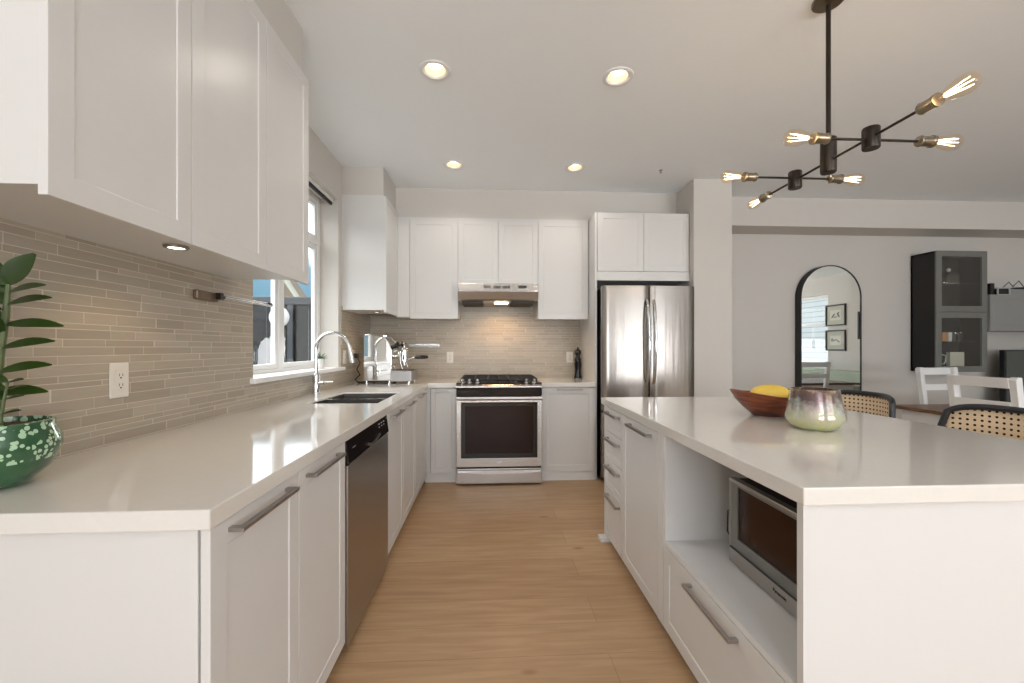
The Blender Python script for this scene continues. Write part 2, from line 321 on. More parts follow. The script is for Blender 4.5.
# ---------------------------------------------------------------- mesh helpers
class MB:
    def __init__(s): s.bm = bmesh.new(); s.uv = None
    def box(s, x0, x1, y0, y1, z0, z1):
        vs = [s.bm.verts.new((x, y, z)) for x in (x0, x1) for y in (y0, y1) for z in (z0, z1)]
        for f in ((0, 1, 3, 2), (4, 6, 7, 5), (0, 4, 5, 1), (2, 3, 7, 6), (0, 2, 6, 4), (1, 5, 7, 3)):
            s.bm.faces.new([vs[i] for i in f])
        return s
    def ring(s, c, ax, r, seg, ry=None):
        ax = Vector(ax).normalized(); h = Vector((0, 0, 1)) if abs(ax.z) < .9 else Vector((1, 0, 0))
        a = ax.cross(h).normalized(); b = ax.cross(a).normalized(); c = Vector(c)
        return [s.bm.verts.new(c + a*(r*math.cos(2*PI*i/seg)) + b*((ry or r)*math.sin(2*PI*i/seg))) for i in range(seg)]
    def loft(s, rings, cap=True, closed=False):
        n = len(rings[0])
        pairs = list(zip(rings, rings[1:])) + ([(rings[-1], rings[0])] if closed else [])
        for A, B in pairs:
            for i in range(n): s.bm.faces.new((A[i], A[(i+1) % n], B[(i+1) % n], B[i]))
        if cap and not closed:
            s.bm.faces.new(rings[0]); s.bm.faces.new(rings[-1][::-1])
        return s
    def cyl(s, p0, p1, r0, r1=None, seg=20):
        p0 = Vector(p0); p1 = Vector(p1); ax = p1-p0
        s.loft([s.ring(p0, ax, r0, seg), s.ring(p1, ax, r1 if r1 is not None else r0, seg)]); return s
    def lathe(s, prof, c=(0, 0, 0), axis=(0, 0, 1), seg=32, cap=True, sx=1):
        ax = Vector(axis).normalized(); c = Vector(c)
        rs = [s.ring(c+ax*h, ax, max(r, 1e-4), seg, max(r, 1e-4)*sx) for r, h in prof]
        s.loft(rs, cap); return s
    def tube(s, pts, r, seg=10, closed=False, cap=True):
        pts = [Vector(p) for p in pts]; rings = []; prev = None
        n = len(pts)
        for i, p in enumerate(pts):
            if closed: t = pts[(i+1) % n]-pts[i-1]
            else: t = pts[min(i+1, n-1)]-pts[max(i-1, 0)]
            t.normalize()
            if prev is None:
                h = Vector((0, 0, 1)) if abs(t.z) < .9 else Vector((1, 0, 0)); a = t.cross(h).normalized()
            else: a = (prev-t*prev.dot(t)).normalized()
            prev = a; b = t.cross(a); rr = r[i] if isinstance(r, (list, tuple)) else r
            rings.append([s.bm.verts.new(p+a*(rr*math.cos(2*PI*k/seg))+b*(rr*math.sin(2*PI*k/seg))) for k in range(seg)])
        s.loft(rings, cap, closed); return s
    def prism(s, poly, fn, n0, n1):
        A = [s.bm.verts.new(fn(u, v, n0)) for u, v in poly]; B = [s.bm.verts.new(fn(u, v, n1)) for u, v in poly]
        s.loft([A, B]); return s
    def slab(s, us, vs, mask, fn, n0, n1):
        """a slab cut in cells with shared vertices; mask(i, j) says which cells are filled"""
        V = {}
        def g(i, j, k):
            if (i, j, k) not in V: V[(i, j, k)] = s.bm.verts.new(fn(us[i], vs[j], n1 if k else n0))
            return V[(i, j, k)]
        nu, nv = len(us)-1, len(vs)-1
        F = lambda i, j: 0 <= i < nu and 0 <= j < nv and mask(i, j)
        for i in range(nu):
            for j in range(nv):
                if not F(i, j): continue
                for k in (0, 1): s.bm.faces.new((g(i, j, k), g(i+1, j, k), g(i+1, j+1, k), g(i, j+1, k)))
                if not F(i-1, j): s.bm.faces.new((g(i, j, 0), g(i, j, 1), g(i, j+1, 1), g(i, j+1, 0)))
                if not F(i+1, j): s.bm.faces.new((g(i+1, j, 0), g(i+1, j, 1), g(i+1, j+1, 1), g(i+1, j+1, 0)))
                if not F(i, j-1): s.bm.faces.new((g(i, j, 0), g(i, j, 1), g(i+1, j, 1), g(i+1, j, 0)))
                if not F(i, j+1): s.bm.faces.new((g(i, j+1, 0), g(i, j+1, 1), g(i+1, j+1, 1), g(i+1, j+1, 0)))
        return s
    def door(s, fn, u0, u1, v0, v1, th=.02, fr=.055, rec=.0035):
        q = lambda a, b, c, d, n: [s.bm.verts.new(fn(*p, n)) for p in ((a, c), (b, c), (b, d), (a, d))]
        e = .0025
        s.loft([q(u0, u1, v0, v1, -th), q(u0, u1, v0, v1, 0), q(u0+fr, u1-fr, v0+fr, v1-fr, 0),
                q(u0+fr+e, u1-fr-e, v0+fr+e, v1-fr-e, -rec)]); return s
    def xf(s, m): bmesh.ops.transform(s.bm, matrix=m, verts=s.bm.verts); return s
    def build(s, name, mat, parent=None, bevel=0, smooth=False, seg=2, ang=35):
        bmesh.ops.recalc_face_normals(s.bm, faces=s.bm.faces)
        off = Vector(parent['_off']) if parent is not None and '_off' in parent.keys() else Vector((0, 0, 0))
        if parent is not None: bmesh.ops.translate(s.bm, vec=-off, verts=s.bm.verts)
        me = bpy.data.meshes.new(name); s.bm.to_mesh(me); s.bm.free()
        me.materials.append(M[mat] if isinstance(mat, str) else mat)
        if smooth:
            me.shade_smooth(); me.set_sharp_from_angle(angle=math.radians(ang))
        o = bpy.data.objects.new(name, me); C.objects.link(o)
        if parent is not None:
            o.parent = parent; o['_off'] = off
        if bevel:
            b = o.modifiers.new('bevel', 'BEVEL'); b.width = bevel; b.segments = seg; b.limit_method = 'ANGLE'; b.angle_limit = math.radians(40)
        return o
FX = lambda X: (lambda u, v, n: (X+n, u, v))      # faces +x: u = y, v = z
FXm = lambda X: (lambda u, v, n: (X-n, u, v))     # faces -x
FYm = lambda Y: (lambda u, v, n: (u, Y-n, v))     # faces -y: u = x, v = z
FZ = lambda u, v, n: (u, v, n)

def tag(o, label, cat, group=None, kind=None):
    o['label'] = label; o['category'] = cat
    if group: o['group'] = group
    if kind: o['kind'] = kind
    return o
def thing(name, loc, label, cat, group=None, rot=0, local=False):
    o = bpy.data.objects.new(name, None); C.objects.link(o); o.location = loc; o.rotation_euler = (0, 0, rot)
    o.empty_display_size = .05
    o['_off'] = Vector((0, 0, 0)) if local else Vector(loc)
    return tag(o, label, cat, group)
def solo(mb, name, mat, loc, label, cat, group=None, **kw):
    """a thing that is one mesh, its origin at its base"""
    d = bpy.data.objects.new('tmp', None); d['_off'] = Vector(loc)
    o = mb.build(name, mat, d, **kw); o.parent = None; o.location = loc
    bpy.data.objects.remove(d)
    return tag(o, label, cat, group)
def struct(mb, name, mat, label=None, **kw):
    o = mb.build(name, mat, None, **kw); o['kind'] = 'structure'
    if label: o['label'] = label
    return o
def copy_tree(o, parent=None):
    c = o.copy(); C.objects.link(c)
    if parent is not None: c.parent = parent
    for ch in list(o.children): copy_tree(ch, c)
    return c
def box_open(mb, x0, x1, y0, y1, z0, z1, t, open_side):
    """carcass of boards, open on one side"""
    sides = {'-x': (x0, x0+t, y0, y1, z0, z1), '+x': (x1-t, x1, y0, y1, z0, z1), '-y': (x0, x1, y0, y0+t, z0, z1),
             '+y': (x0, x1, y1-t, y1, z0, z1), '-z': (x0, x1, y0, y1, z0, z0+t), '+z': (x0, x1, y0, y1, z1-t, z1)}
    for k, v in sides.items():
        if k != open_side: mb.box(*v)
    return mb

# ---------------------------------------------------------------- key dimensions
WX = -1.28          # left wall
BY = 4.5            # back wall
CZ = 2.81           # ceiling
CT = .914; CB = .872   # counter top and underside
LF = -.576           # left base doors
IF = .741           # island doors
BF = 3.83           # back base doors

# ---------------------------------------------------------------- the room
struct(MB().box(-1.6, 7.9, -4.1, 4.7, -.12, 0), 'floor', 'floor', 'oak plank floor')
LX = [-.31, .74]; LY = [2.37, 3.585]; hh = .058
xs = [-1.6]; ys = [-4.1]
for x in LX: xs += [x-hh, x+hh]
for y in LY: ys += [y-hh, y+hh]
xs.append(7.9); ys.append(4.7)
struct(MB().slab(xs, ys, lambda i, j: not (i in (1, 3) and j in (1, 3)), FZ, CZ, CZ+.2), 'ceiling', 'ceiling', 'white painted ceiling')
WY0, WY1, WZ0, WZ1 = 2.30, 3.58, 1.075, 2.49
struct(MB().slab([-4.1, WY0, WY1, 4.7], [0, WZ0-.032, WZ1, CZ], lambda i, j: not (i == 1 and j == 1), FX(WX), -.2, 0), 'wall_left', 'wall')
struct(MB().box(-1.28, 7.9, BY, BY+.15, 0, CZ), 'wall_back', 'wall')
struct(MB().slab([-4.1, -1.9, .0, 4.5], [0, .69, 2.43, CZ], lambda i, j: not (i == 1 and j == 1), FXm(7.5), -.15, 0), 'wall_right', 'wall')
struct(MB().slab([-1.28, -1.1, .9, 2.4, 5.8, 7.5], [0, .4, 2.5, CZ], lambda i, j: not (i in (1, 3) and j == 1), FYm(-4.0), -.0, .15), 'wall_rear', 'wall')
struct(MB().box(7.08, 7.5, 1.02, 4.5, 0, CZ), 'wall_side_jog', 'wall')
struct(MB().box(1.895, 2.262, 3.77, BY, 0, CZ), 'wall_pillar', 'wall')
struct(MB().box(2.262, 7.08, 4.19, BY, 2.51, CZ), 'ceiling_bulkhead', 'wall', 'painted bulkhead above the dining area')
struct(MB().box(WX, -.925, .93, 2.10, 2.585, CZ), 'ceiling_bulkhead', 'wall', 'painted bulkhead above the left wall cabinets')
struct(MB().box(WX, -.925, 3.66, BY, 2.562, CZ), 'ceiling_bulkhead', 'wall', 'painted bulkhead above the corner cabinet')
struct(MB().box(-.93, 1.895, 4.13, BY, 2.522, CZ), 'ceiling_bulkhead', 'wall', 'painted bulkhead above the back cabinets')
struct(MB().box(2.262, 7.08, 4.485, BY, 0, .11), 'baseboard_back', 'trim', bevel=.003)
# backsplash tile
tY = [.55, WY0, 3.64, BY]; tZ = [CT, 1.045, 1.60]
struct(MB().slab(tY, tZ, lambda i, j: not (i == 1 and j == 1), FX(WX), 0, .009), 'trim_1', 'tileY', 'strip stone tile backsplash on the left wall')
struct(MB().box(WX+.009, .985, BY-.009, BY, CT, 1.95), 'trim_2', 'tileX', 'strip stone tile backsplash on the back wall')

# kitchen window: frame, sashes, panes, sill
wn = MB()
gx0, gx1 = -1.475, -1.43
wn.slab([WY0, WY0+.05, 2.90, 2.955, WY1-.05, WY1], [WZ0-.03, WZ0+.022, 2.085, 2.135, WZ1-.05, WZ1],
        lambda i, j: not (i in (1, 3) and j in (1, 3)), FX(gx1), -.045, 0)
win = struct(wn, 'window_1', 'trim', 'white framed window over the kitchen sink', bevel=.003)
def sash(y0, y1, z0, z1, t, x):
    s = MB().slab([y0, y0+t, y1-t, y1], [z0, z0+t, z1-t, z1], lambda i, j: not (i == 1 and j == 1), FX(x), -.03, 0).build('window_sash', 'trim', win, bevel=.003)
    MB().box(x-.018, x-.014, y0+t, y1-t, z0+t, z1-t).build('pane', 'pane', s)
sash(WY0+.05, 2.90, WZ0+.022, 2.085, .035, -1.44)
sash(2.955, WY1-.05, WZ0+.022, 2.085, .035, -1.44)
sash(WY0+.05, 2.90, 2.135, WZ1-.05, .03, -1.44)
sash(2.955, WY1-.05, 2.135, WZ1-.05, .03, -1.44)
MB().box(-1.43, -1.245, WY0-.03, 3.66, WZ0-.03, WZ0).build('window_sill', 'trim', win, bevel=.006)
bl = thing('window_blind', (-1.33, (WY0+WY1)/2, WZ1-.07), 'dark raised blind bundled under the head of the sink window', 'blind')
MB().box(-1.35, -1.315, WY0+.015, WY1-.015, WZ1-.03, WZ1-.002).build('head_rail', 'trim', bl, bevel=.002)
b_ = MB()
for k in range(3): b_.box(-1.342, -1.322, WY0+.02, WY1-.02, WZ1-.037-k*.0075, WZ1-.032-k*.0075)
b_.build('slats', 'blackmat', bl)

# rear and side windows
for (a, b) in ((-1.1, .9), (2.4, 5.8)):
    n = 2 if b-a < 3 else 3
    us = [a]; st = (b-a)/n
    for k in range(n): us += [a+k*st+.05, a+(k+1)*st-.0] if k == n-1 else [a+k*st+.05, a+(k+1)*st]
    us[-1] = b-.05; us.append(b)
    o = MB().slab(us, [.4, .45, 2.45, 2.5], lambda i, j: not (i % 2 == 1 and j == 1), FYm(-4.08), -.05, 0)
    struct(o, 'window_2' if n == 2 else 'window_3', 'trim', 'white framed rear window')
o = MB().slab([-1.9, -1.83, -1.0, -.93, -.07, 0], [.69, .76, 1.75, 1.81, 2.36, 2.43], lambda i, j: not (i in (1, 3) and j in (1, 3)), FXm(7.55), -.05, 0)
w4 = struct(o, 'window_4', 'trim', 'white framed window on the far right wall', bevel=.003)
MB().box(7.40, 7.55, -1.95, .05, .66, .69).build('window_sill', 'trim', w4, bevel=.004)
MB().box(7.572, 7.576, -1.83, -.07, .76, 2.36).build('pane', 'pane', w4)

# ---------------------------------------------------------------- outside
struct(MB().box(-30, -1.6, -12, 40, -.3, -.15), 'ground', 'concrete')
struct(MB().box(7.95, 30, -14, 12, -.3, -.15), 'ground', 'concrete')
fn_ = thing('garden_fence', (-4.4, 6.2, -.15), 'dark grey metal fence outside the sink window', 'fence')
f_ = MB()
for k in range(42):
    x = -7.6+k*.15
    f_.box(x, x+.142, 6.2+(.018 if k % 2 else 0), 6.225+(.018 if k % 2 else 0), -.15, 1.87)
f_.build('fence_panel', 'fence', fn_)
MB().box(-7.65, -1.25, 6.17, 6.27, 1.86, 1.975).build('cap_rail', 'fencecap', fn_, bevel=.01)
pst = MB()
MB().box(-2.93, -2.85, 6.16, 6.2, -.15, 1.86).build('post', 'fencecap', fn_, bevel=.004)
MB().box(-4.1, -4.02, 6.16, 6.2, -.15, 1.86).build('post', 'fencecap', fn_, bevel=.004)
solo(MB().lathe([(.13, 0), (.145, .01), (.145, .03), (.12, .055), (.05, .07)], (-3.04, 6.19, 1.68), (0, -1, 0), 40), 'wall_lamp', 'potwhite', (-3.04, 6.19, 1.68),
     'round white disc fixed to the dark fence outside the window', 'lamp', smooth=True)
hs = thing('neighbour_house', (-5.6, 13.5, -.15), 'tan gable and pale roof edge rising behind the garden fence', 'house')
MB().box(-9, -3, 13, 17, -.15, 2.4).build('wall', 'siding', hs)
MB().prism([(-6.6, 2.4), (-5.6, 2.4), (-6.5, 3.72), (-6.6, 3.6)], FYm(13.0), -.8, 0).build('gable', 'tanfascia', hs)
MB().prism([(-6.56, 3.70), (-6.50, 3.80), (-5.66, 2.46), (-5.74, 2.46)], FYm(12.98), -.2, .02).build('roof_edge', 'mat', hs)
h2 = thing('neighbour_house', (13, -2, -.15), 'pale grey sided house seen through the far window in the mirror', 'house')
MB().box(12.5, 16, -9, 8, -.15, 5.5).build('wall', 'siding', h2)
for k, (a, b) in enumerate(((-3.2, -2.0), (-5.6, -4.6))):
    f = MB().slab([a-.1, a, b, b+.1], [1.1, 1.2, 2.6, 2.7], lambda i, j: not (i == 1 and j == 1), FXm(12.5), 0, .06).build('window_frame', 'trim', h2)
    MB().box(12.46, 12.5, a, b, 1.2, 2.6).build('pane', 'cup_dark', f)

# ---------------------------------------------------------------- handles and cabinets
def handle(parent, fn, u0, u1, v, vert=False, name='handle'):
    """flat bar pull on two posts; fn maps (along, up, out)"""
    mb = MB()
    mb.slab([u0, u0+.016, u1-.016, u1], [0, .020, .034], lambda i, j: j == 1 or i != 1, lambda a, b, c: fn(a, v+c, b), -.0055, .0055)
    return mb.build(name, 'handle', parent, bevel=.0015)
G = .0018
def doorpart(root, fn, u0, u1, v0, v1, hu=None, hv=None, name='door', fr=.055, rec=.0035):
    d = MB().door(fn, u0+G, u1-G, v0+G, v1-G, fr=fr, rec=rec).build(name, 'white', root, bevel=.0012)
    if hu: handle(d, fn, hu[0], hu[1], hv)
    return d

# left run, base
c = thing('base_cabinet', (-.9, 1.29, 0), 'white two-door base cabinet nearest the camera, left of the dishwasher', 'cabinet')
box_open(MB(), WX+.002, LF-.022, .905, 1.688, .09, CB-.001, .018, '+x').build('carcass', 'carcass', c)
MB().box(WX+.002, LF-.0235, .885, .9045, 0, CB-.001).build('end_panel', 'white', c, bevel=.001)
MB().box(WX+.05, LF-.06, .905, 1.688, 0, .09).build('toe_kick', 'carcass', c)
doorpart(c, FX(LF), .886, 1.285, .062, CB-.006, (.945, 1.215), .838)
doorpart(c, FX(LF), 1.285, 1.688, .062, CB-.006, (1.33, 1.60), .838)

d = thing('dishwasher', (-.9, 2.02, 0), 'stainless dishwasher with black control strip under the left counter', 'dishwasher')
MB().box(-1.15, LF-.03, 1.70, 2.35, .02, CB-.004).build('body', 'blackmat', d)
MB().box(LF-.03, LF+.008, 1.695, 2.352, .035, .765).build('door_panel', 'steel_dw', d, bevel=.004)
cp = MB().prism([(.77, 0), (CB-.006, -.012), (CB-.006, -.03), (.77, -.03)], lambda u, v, n: (LF+.012+v, n, u), 1.695, 2.352).build('control_panel', 'blackgloss', d, bevel=.003)
pk = MB()
pts = [(LF+.014, 1.93+.22*t, .800-.022*math.sin(PI*t)) for t in [i/12 for i in range(13)]]
pk.tube(pts, .006, 8); pk.build('handle_pocket', 'black', cp, smooth=True)
for k in range(3):
    for j in range(2): MB().box(LF+.0012, LF+.0055, 2.17+k*.045, 2.185+k*.045, .826+j*.016, .831+j*.016).build('button', 'label', cp)
MB().box(LF+.0012, LF+.0055, 1.76, 1.80, .818, .824).build('emblem', 'label', cp)

c = thing('base_cabinet', (-.9, 2.81, 0), 'white two-door cabinet under the kitchen sink', 'cabinet')
box_open(MB(), -1.27, LF-.022, 2.357, 3.248, .09, .66, .018, '+x').build('carcass', 'carcass', c)
MB().box(LF-.04, LF-.022, 2.357, 3.248, .66, CB-.001).build('front_rail', 'carcass', c)
MB().box(WX+.05, LF-.06, 2.357, 3.248, 0, .09).build('toe_kick', 'carcass', c)
doorpart(c, FX(LF), 2.357, 2.80, .062, CB-.006, (2.43, 2.70), .838)
doorpart(c, FX(LF), 2.80, 3.248, .062, CB-.006, (2.87, 3.14), .838)
c = thing('base_cabinet', (-.9, 3.5, 0), 'white single-door base cabinet at the inner corner of the left counter', 'cabinet')
box_open(MB(), WX+.002, LF-.022, 3.250, 3.80, .09, CB-.001, .018, '+x').build('carcass', 'carcass', c)
MB().box(WX+.05, LF-.06, 3.25, 3.80, 0, .09).build('toe_kick', 'carcass', c)
doorpart(c, FX(LF), 3.250, 3.795, .062, CB-.006, (3.36, 3.62), .838)

# back run, base
c = thing('base_cabinet', (-.43, 4.1, 0), 'narrow white base cabinet left of the range', 'cabinet')
box_open(MB(), LF-.02, -.308, BF+.022, BY-.002, .09, CB-.001, .018, '-y').build('carcass', 'carcass', c)
MB().box(LF-.02, -.545, BF, BF+.021, .09, CB-.001).build('corner_filler', 'white', c)
MB().box(LF-.02, -.308, BF+.015, BF+.035, 0, .088).build('toe_kick', 'carcass', c)
doorpart(c, FYm(BF), -.543, -.310, .088, CB-.006, (-.50, -.38), .848, fr=.04)
c = thing('base_cabinet', (.75, 4.1, 0), 'white base cabinet between the range and the fridge panel', 'cabinet')
box_open(MB(), .478, .984, BF+.022, BY-.002, .09, CB-.001, .018, '-y').build('carcass', 'carcass', c)
MB().box(.478, .984, BF+.015, BF+.035, 0, .088).build('toe_kick', 'carcass', c)
doorpart(c, FYm(BF), .480, .982, .088, CB-.006, (.62, .86), .85)

# countertops
def topmat(u, v, n): return (u, v, n)
SX0, SX1, SY0, SY1 = -1.06, -.66, 2.47, 3.06
xs = [WX+.0095, SX0, SX1, -.562, -.308]; ys = [.864, SY0, SY1, 3.812, BY-.0095]
ct = MB().slab(xs, ys, lambda i, j: (i < 3 and not (i == 1 and j == 1)) or j == 3, FZ, CB, CT)
solo(ct, 'countertop', 'quartz', (-.92, 2.6, CB), 'long L-shaped pale quartz worktop with the sink cut into it', 'countertop', bevel=.003)
solo(MB().box(.478, .984, 3.812, BY-.0095, CB, CT), 'countertop', 'quartz', (.73, 4.1, CB), 'short pale quartz worktop right of the range', 'countertop', bevel=.003)

# sink
sk = thing('kitchen_sink', ((SX0+SX1)/2, (SY0+SY1)/2, .69), 'undermount double bowl stainless sink under the window', 'sink')
ym = 2.74
MB().slab([SX0+.0015, SX0+.006, SX1-.006, SX1-.0015], [SY0+.0015, SY0+.006, ym-.01, ym+.01, SY1-.006, SY1-.0015], lambda i, j: not (i == 1 and j in (1, 3)), FZ, .902, .907).build('rim', 'chrome', sk, bevel=.001)
for a, b in ((SY0+.0015, ym-.005), (ym+.005, SY1-.0015)):
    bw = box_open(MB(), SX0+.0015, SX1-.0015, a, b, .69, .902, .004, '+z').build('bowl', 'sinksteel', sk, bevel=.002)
    MB().lathe([(.04, 0), (.045, .003), (.03, .004), (.02, .002)], ((SX0+SX1)/2, (a+b)/2, .694), seg=24).build('drain', 'chrome', bw, smooth=True)

# faucet
FA = Vector((-1.222, 2.99, CT))
fa = thing('faucet', FA, 'tall chrome gooseneck faucet behind the sink', 'faucet')
MB().lathe([(.027, 0), (.027, .01), (.024, .014), (.024, .13), (.021, .14), (.014, .145)], FA, seg=24).build('body', 'chrome', fa, smooth=True)
pts = [FA+Vector((0, 0, .14)), FA+Vector((0, 0, .30))]
R = .115
for k in range(15):
    a = PI - PI*.92*k/14
    pts.append(FA+Vector((R+R*math.cos(a), 0, .315+R*math.sin(a))))
last = pts[-1]; pts.append(last+Vector((.012, 0, -.05)))
MB().tube(pts, .0125, 14).build('spout', 'chrome', fa, smooth=True)
MB().cyl(pts[-1], pts[-1]+Vector((.014, 0, -.075)), .015, .018, 18).build('spray_head', 'chrome', fa, smooth=True)
hd = MB().cyl(FA+Vector((.02, 0, .075)), FA+Vector((.05, 0, .075)), .014, .014, 16)
hd.cyl(FA+Vector((.045, 0, .078)), FA+Vector((.125, -.02, .085)), .006, .005, 12)
hd.build('lever', 'chrome', fa, smooth=True)

# ---------------------------------------------------------------- wall cabinets
UF = -.905; UB = 1.552; UT = 2.575; UBOX = 1.577
def carc(mb, x0, x1, y0, y1, z0, z1): return mb.box(x0, x1, y0, y1, z0, z1)
c = thing('wall_cabinet', (-1.1, 1.31, UB), 'white two-door wall cabinet at upper left, nearest the camera', 'cabinet')
MB().box(WX+.0, UF-.0225, .905, 1.738, UBOX, UT).build('carcass', 'white', c)
doorpart(c, FX(UF), .898, 1.312, UB, UT)
doorpart(c, FX(UF), 1.312, 1.735, UB, UT)
c = thing('wall_cabinet', (-1.1, 1.93, UB), 'white single-door wall cabinet beside the left edge of the window', 'cabinet')
MB().box(WX+.0, UF-.021, 1.7385, 2.125, UBOX, UT).build('carcass', 'white', c)
doorpart(c, FX(UF), 1.735, 2.128, UB, UT)
CF = -.897
c = thing('wall_cabinet', (-1.08, 3.9, 1.54), 'white wall cabinet in the far left corner, its bright side facing the room', 'cabinet')
MB().box(WX+.0, CF-.0225, 3.66, 4.12, 1.567, 2.562).build('carcass', 'white', c)
doorpart(c, FX(CF), 3.645, 4.098, 1.543, 2.552, fr=.05)
UY = 4.10
c = thing('wall_cabinet', (-.55, 4.3, 1.52), 'white single-door wall cabinet left of the range hood', 'cabinet')
MB().box(CF-.02, -.314, UY+.021, BY-.0, 1.535, 2.521).build('carcass', 'white', c)
MB().box(CF-.02, -.785, UY+.001, UY+.02, 1.54, 2.50).build('corner_filler', 'white', c)
doorpart(c, FYm(UY), -.783, -.314, 1.52, 2.50)
c = thing('wall_cabinet', (.08, 4.3, 1.857), 'short white two-door wall cabinet above the range hood', 'cabinet')
MB().box(-.3135, .4755, UY+.021, BY-.0, 1.862, 2.521).build('carcass', 'white', c)
doorpart(c, FYm(UY), -.314, .081, 1.857, 2.50, fr=.05); doorpart(c, FYm(UY), .081, .476, 1.857, 2.50, fr=.05)
c = thing('wall_cabinet', (.72, 4.3, 1.52), 'white single-door wall cabinet right of the range hood', 'cabinet')
MB().box(.476, .984, UY+.021, BY-.0, 1.535, 2.521).build('carcass', 'white', c)
doorpart(c, FYm(UY), .476, .978, 1.52, 2.50)

# fridge surround
c = thing('fridge_cabinet', (1.45, 4.1, 0), 'tall white panel and two-door cabinet built over the fridge', 'cabinet')
MB().box(.986, 1.006, 3.86, BY-.001, 0, 2.515).build('side_panel', 'white', c, bevel=.001)
MB().box(1.006, 1.893, 3.872, BY-.001, 1.875, 2.515).build('carcass', 'white', c)
MB().box(1.006, 1.893, 3.852, 3.871, 1.872, 1.957).build('filler_rail', 'white', c, bevel=.001)
doorpart(c, FYm(3.85), 1.008, 1.452, 1.958, 2.512); doorpart(c, FYm(3.85), 1.452, 1.892, 1.958, 2.512)

# fridge
f = thing('fridge', (1.45, 4.1, 0), 'stainless french-door fridge in the white surround', 'fridge')
MB().box(1.03, 1.875, 3.79, 4.47, .02, 1.79).build('body', 'black', f)
def fdoor(x0, x1, z0, z1, nm):
    n = 12; pl = []
    for k in range(n+1):
        t = k/n; x = x0+(x1-x0)*t
        gx = (x-1.4525)/.4325
        e = min(t, 1-t)*(x1-x0); r = .018; ed = 0 if e > r else r-math.sqrt(max(0, r*r-(r-e)**2))
        pl.append((x, 3.70+.022*gx*gx+ed))
    pl += [(x1, 3.785), (x0, 3.785)]
    return MB().prism(pl, lambda u, v, n: (u, v, n), z0, z1).build(nm, 'fridge', f, bevel=.003, smooth=True)
for (x0, x1, hx) in ((1.02, 1.4495, 1.422), (1.4555, 1.885, 1.483)):
    dd = fdoor(x0, x1, .66, 1.805, 'door')
    pts = [(hx, 3.70-.005-.058*math.sin(PI*min(1, max(0, t))) ** .5, .91+.76*t) for t in [i/18 for i in range(19)]]
    MB().tube(pts, .012, 12).build('handle', 'chrome', dd, smooth=True)
dr = fdoor(1.02, 1.885, .05, .65, 'freezer_drawer')
pts = [(1.1+.7*t, 3.70-.004-.05*math.sin(PI*t)**.5, .56) for t in [i/18 for i in range(19)]]
MB().tube(pts, .012, 12).build('handle', 'chrome', dr, smooth=True)

# ---------------------------------------------------------------- range
rg = thing('range', (.087, 4.1, 0), 'stainless slide-in gas range with dark oven window', 'oven')
x0, x1 = -.303, .472; ry = 3.735
MB().box(x0+.004, x1-.004, ry+.045, 4.46, .03, .885).build('body', 'blackmat', rg)
for a in (x0+.06, x1-.06):
    for b in (3.86, 4.4): MB().cyl((a, b, 0), (a, b, .03), .02).build('foot', 'black', rg)
MB().prism([(3.76, .885), (3.765, .905), (3.80, .918), (4.48, .922), (4.48, .885)], lambda u, v, n: (n, u, v), x0, x1).build('cooktop', 'blackgloss', rg, bevel=.002)
MB().prism([(3.725, .880), (3.725, .892), (3.757, .906), (3.762, .892), (3.76, .880)], lambda u, v, n: (n, u, v), x0, x1).build('front_trim', 'steel_h', rg, bevel=.002)
MB().box(x0+.003, x1-.003, 3.742, 3.79, .806, .880).build('control_band', 'blackgloss', rg)
gr = MB()
for gx0_, gx1_ in ((x0+.035, x0+.285), (x0+.292, x1-.292), (x1-.285, x1-.035)):
    for y in (3.88, 4.42):
        gr.box(gx0_, gx1_, y-.006, y+.006, .938, .952)
    for x in (gx0_, gx1_): gr.box(x-.006, x+.006, 3.88, 4.42, .938, .952)
    for y in (4.0, 4.15, 4.3): gr.box(gx0_, gx1_, y-.004, y+.004, .940, .952)
    xm = (gx0_+gx1_)/2; gr.box(xm-.004, xm+.004, 3.88, 4.42, .940, .952)
    for x in (gx0_, gx1_):
        for y in (3.88, 4.42): gr.box(x-.007, x+.007, y-.007, y+.007, .918, .94)
gr.build('grate', 'castiron', rg, bevel=.001)
for (bx_, by_) in ((-.14, 4.0), (-.14, 4.3), (.085, 4.15), (.31, 4.0), (.31, 4.3)):
    MB().lathe([(.045, 0), (.045, .008), (.03, .01), (.028, .016), (.01, .017)], (bx_, by_, .920), seg=20).build('burner', 'castiron', rg, smooth=True)
for kx in (-.248, -.185, -.115, .335, .405):
    c0 = Vector((kx, 3.80, .917)); ax = Vector((0, -.35, 1))
    k = MB().lathe([(.021, 0), (.021, .006), (.016, .010), (.014, .032), (.011, .035)], c0, ax, 20)
    k.box(kx-.003, kx+.003, 3.775, 3.80, .945, .956)
    k.build('knob', 'chrome', rg, smooth=True)
od = MB().slab([x0, x0+.045, x1-.045, x1], [.165, .245, .745, .80], lambda i, j: not (i == 1 and j == 1), FYm(ry), -.04, 0).build('oven_door', 'steel_h', rg, bevel=.004)
MB().box(x0+.045, x1-.045, ry+.006, ry+.012, .245, .745).build('door_glass', 'ovenglass', od)
MB().slab([x0+.045, x0+.08, x1-.08, x1-.045], [.245, .285, .712, .745], lambda i, j: not (i == 1 and j == 1), FYm(ry), -.008, -.002).build('glass_border', 'blackgloss', od)
hb = MB().prism([(3.70, .768), (3.695, .782), (3.70, .800), (3.712, .803), (3.712, .766)], lambda u, v, n: (n, u, v), x0+.004, x1-.004)
for x in (x0+.02, x1-.05): hb.box(x, x+.03, 3.71, 3.737, .775, .797)
hb.build('door_handle', 'steel_h', od, bevel=.003)
em = MB()
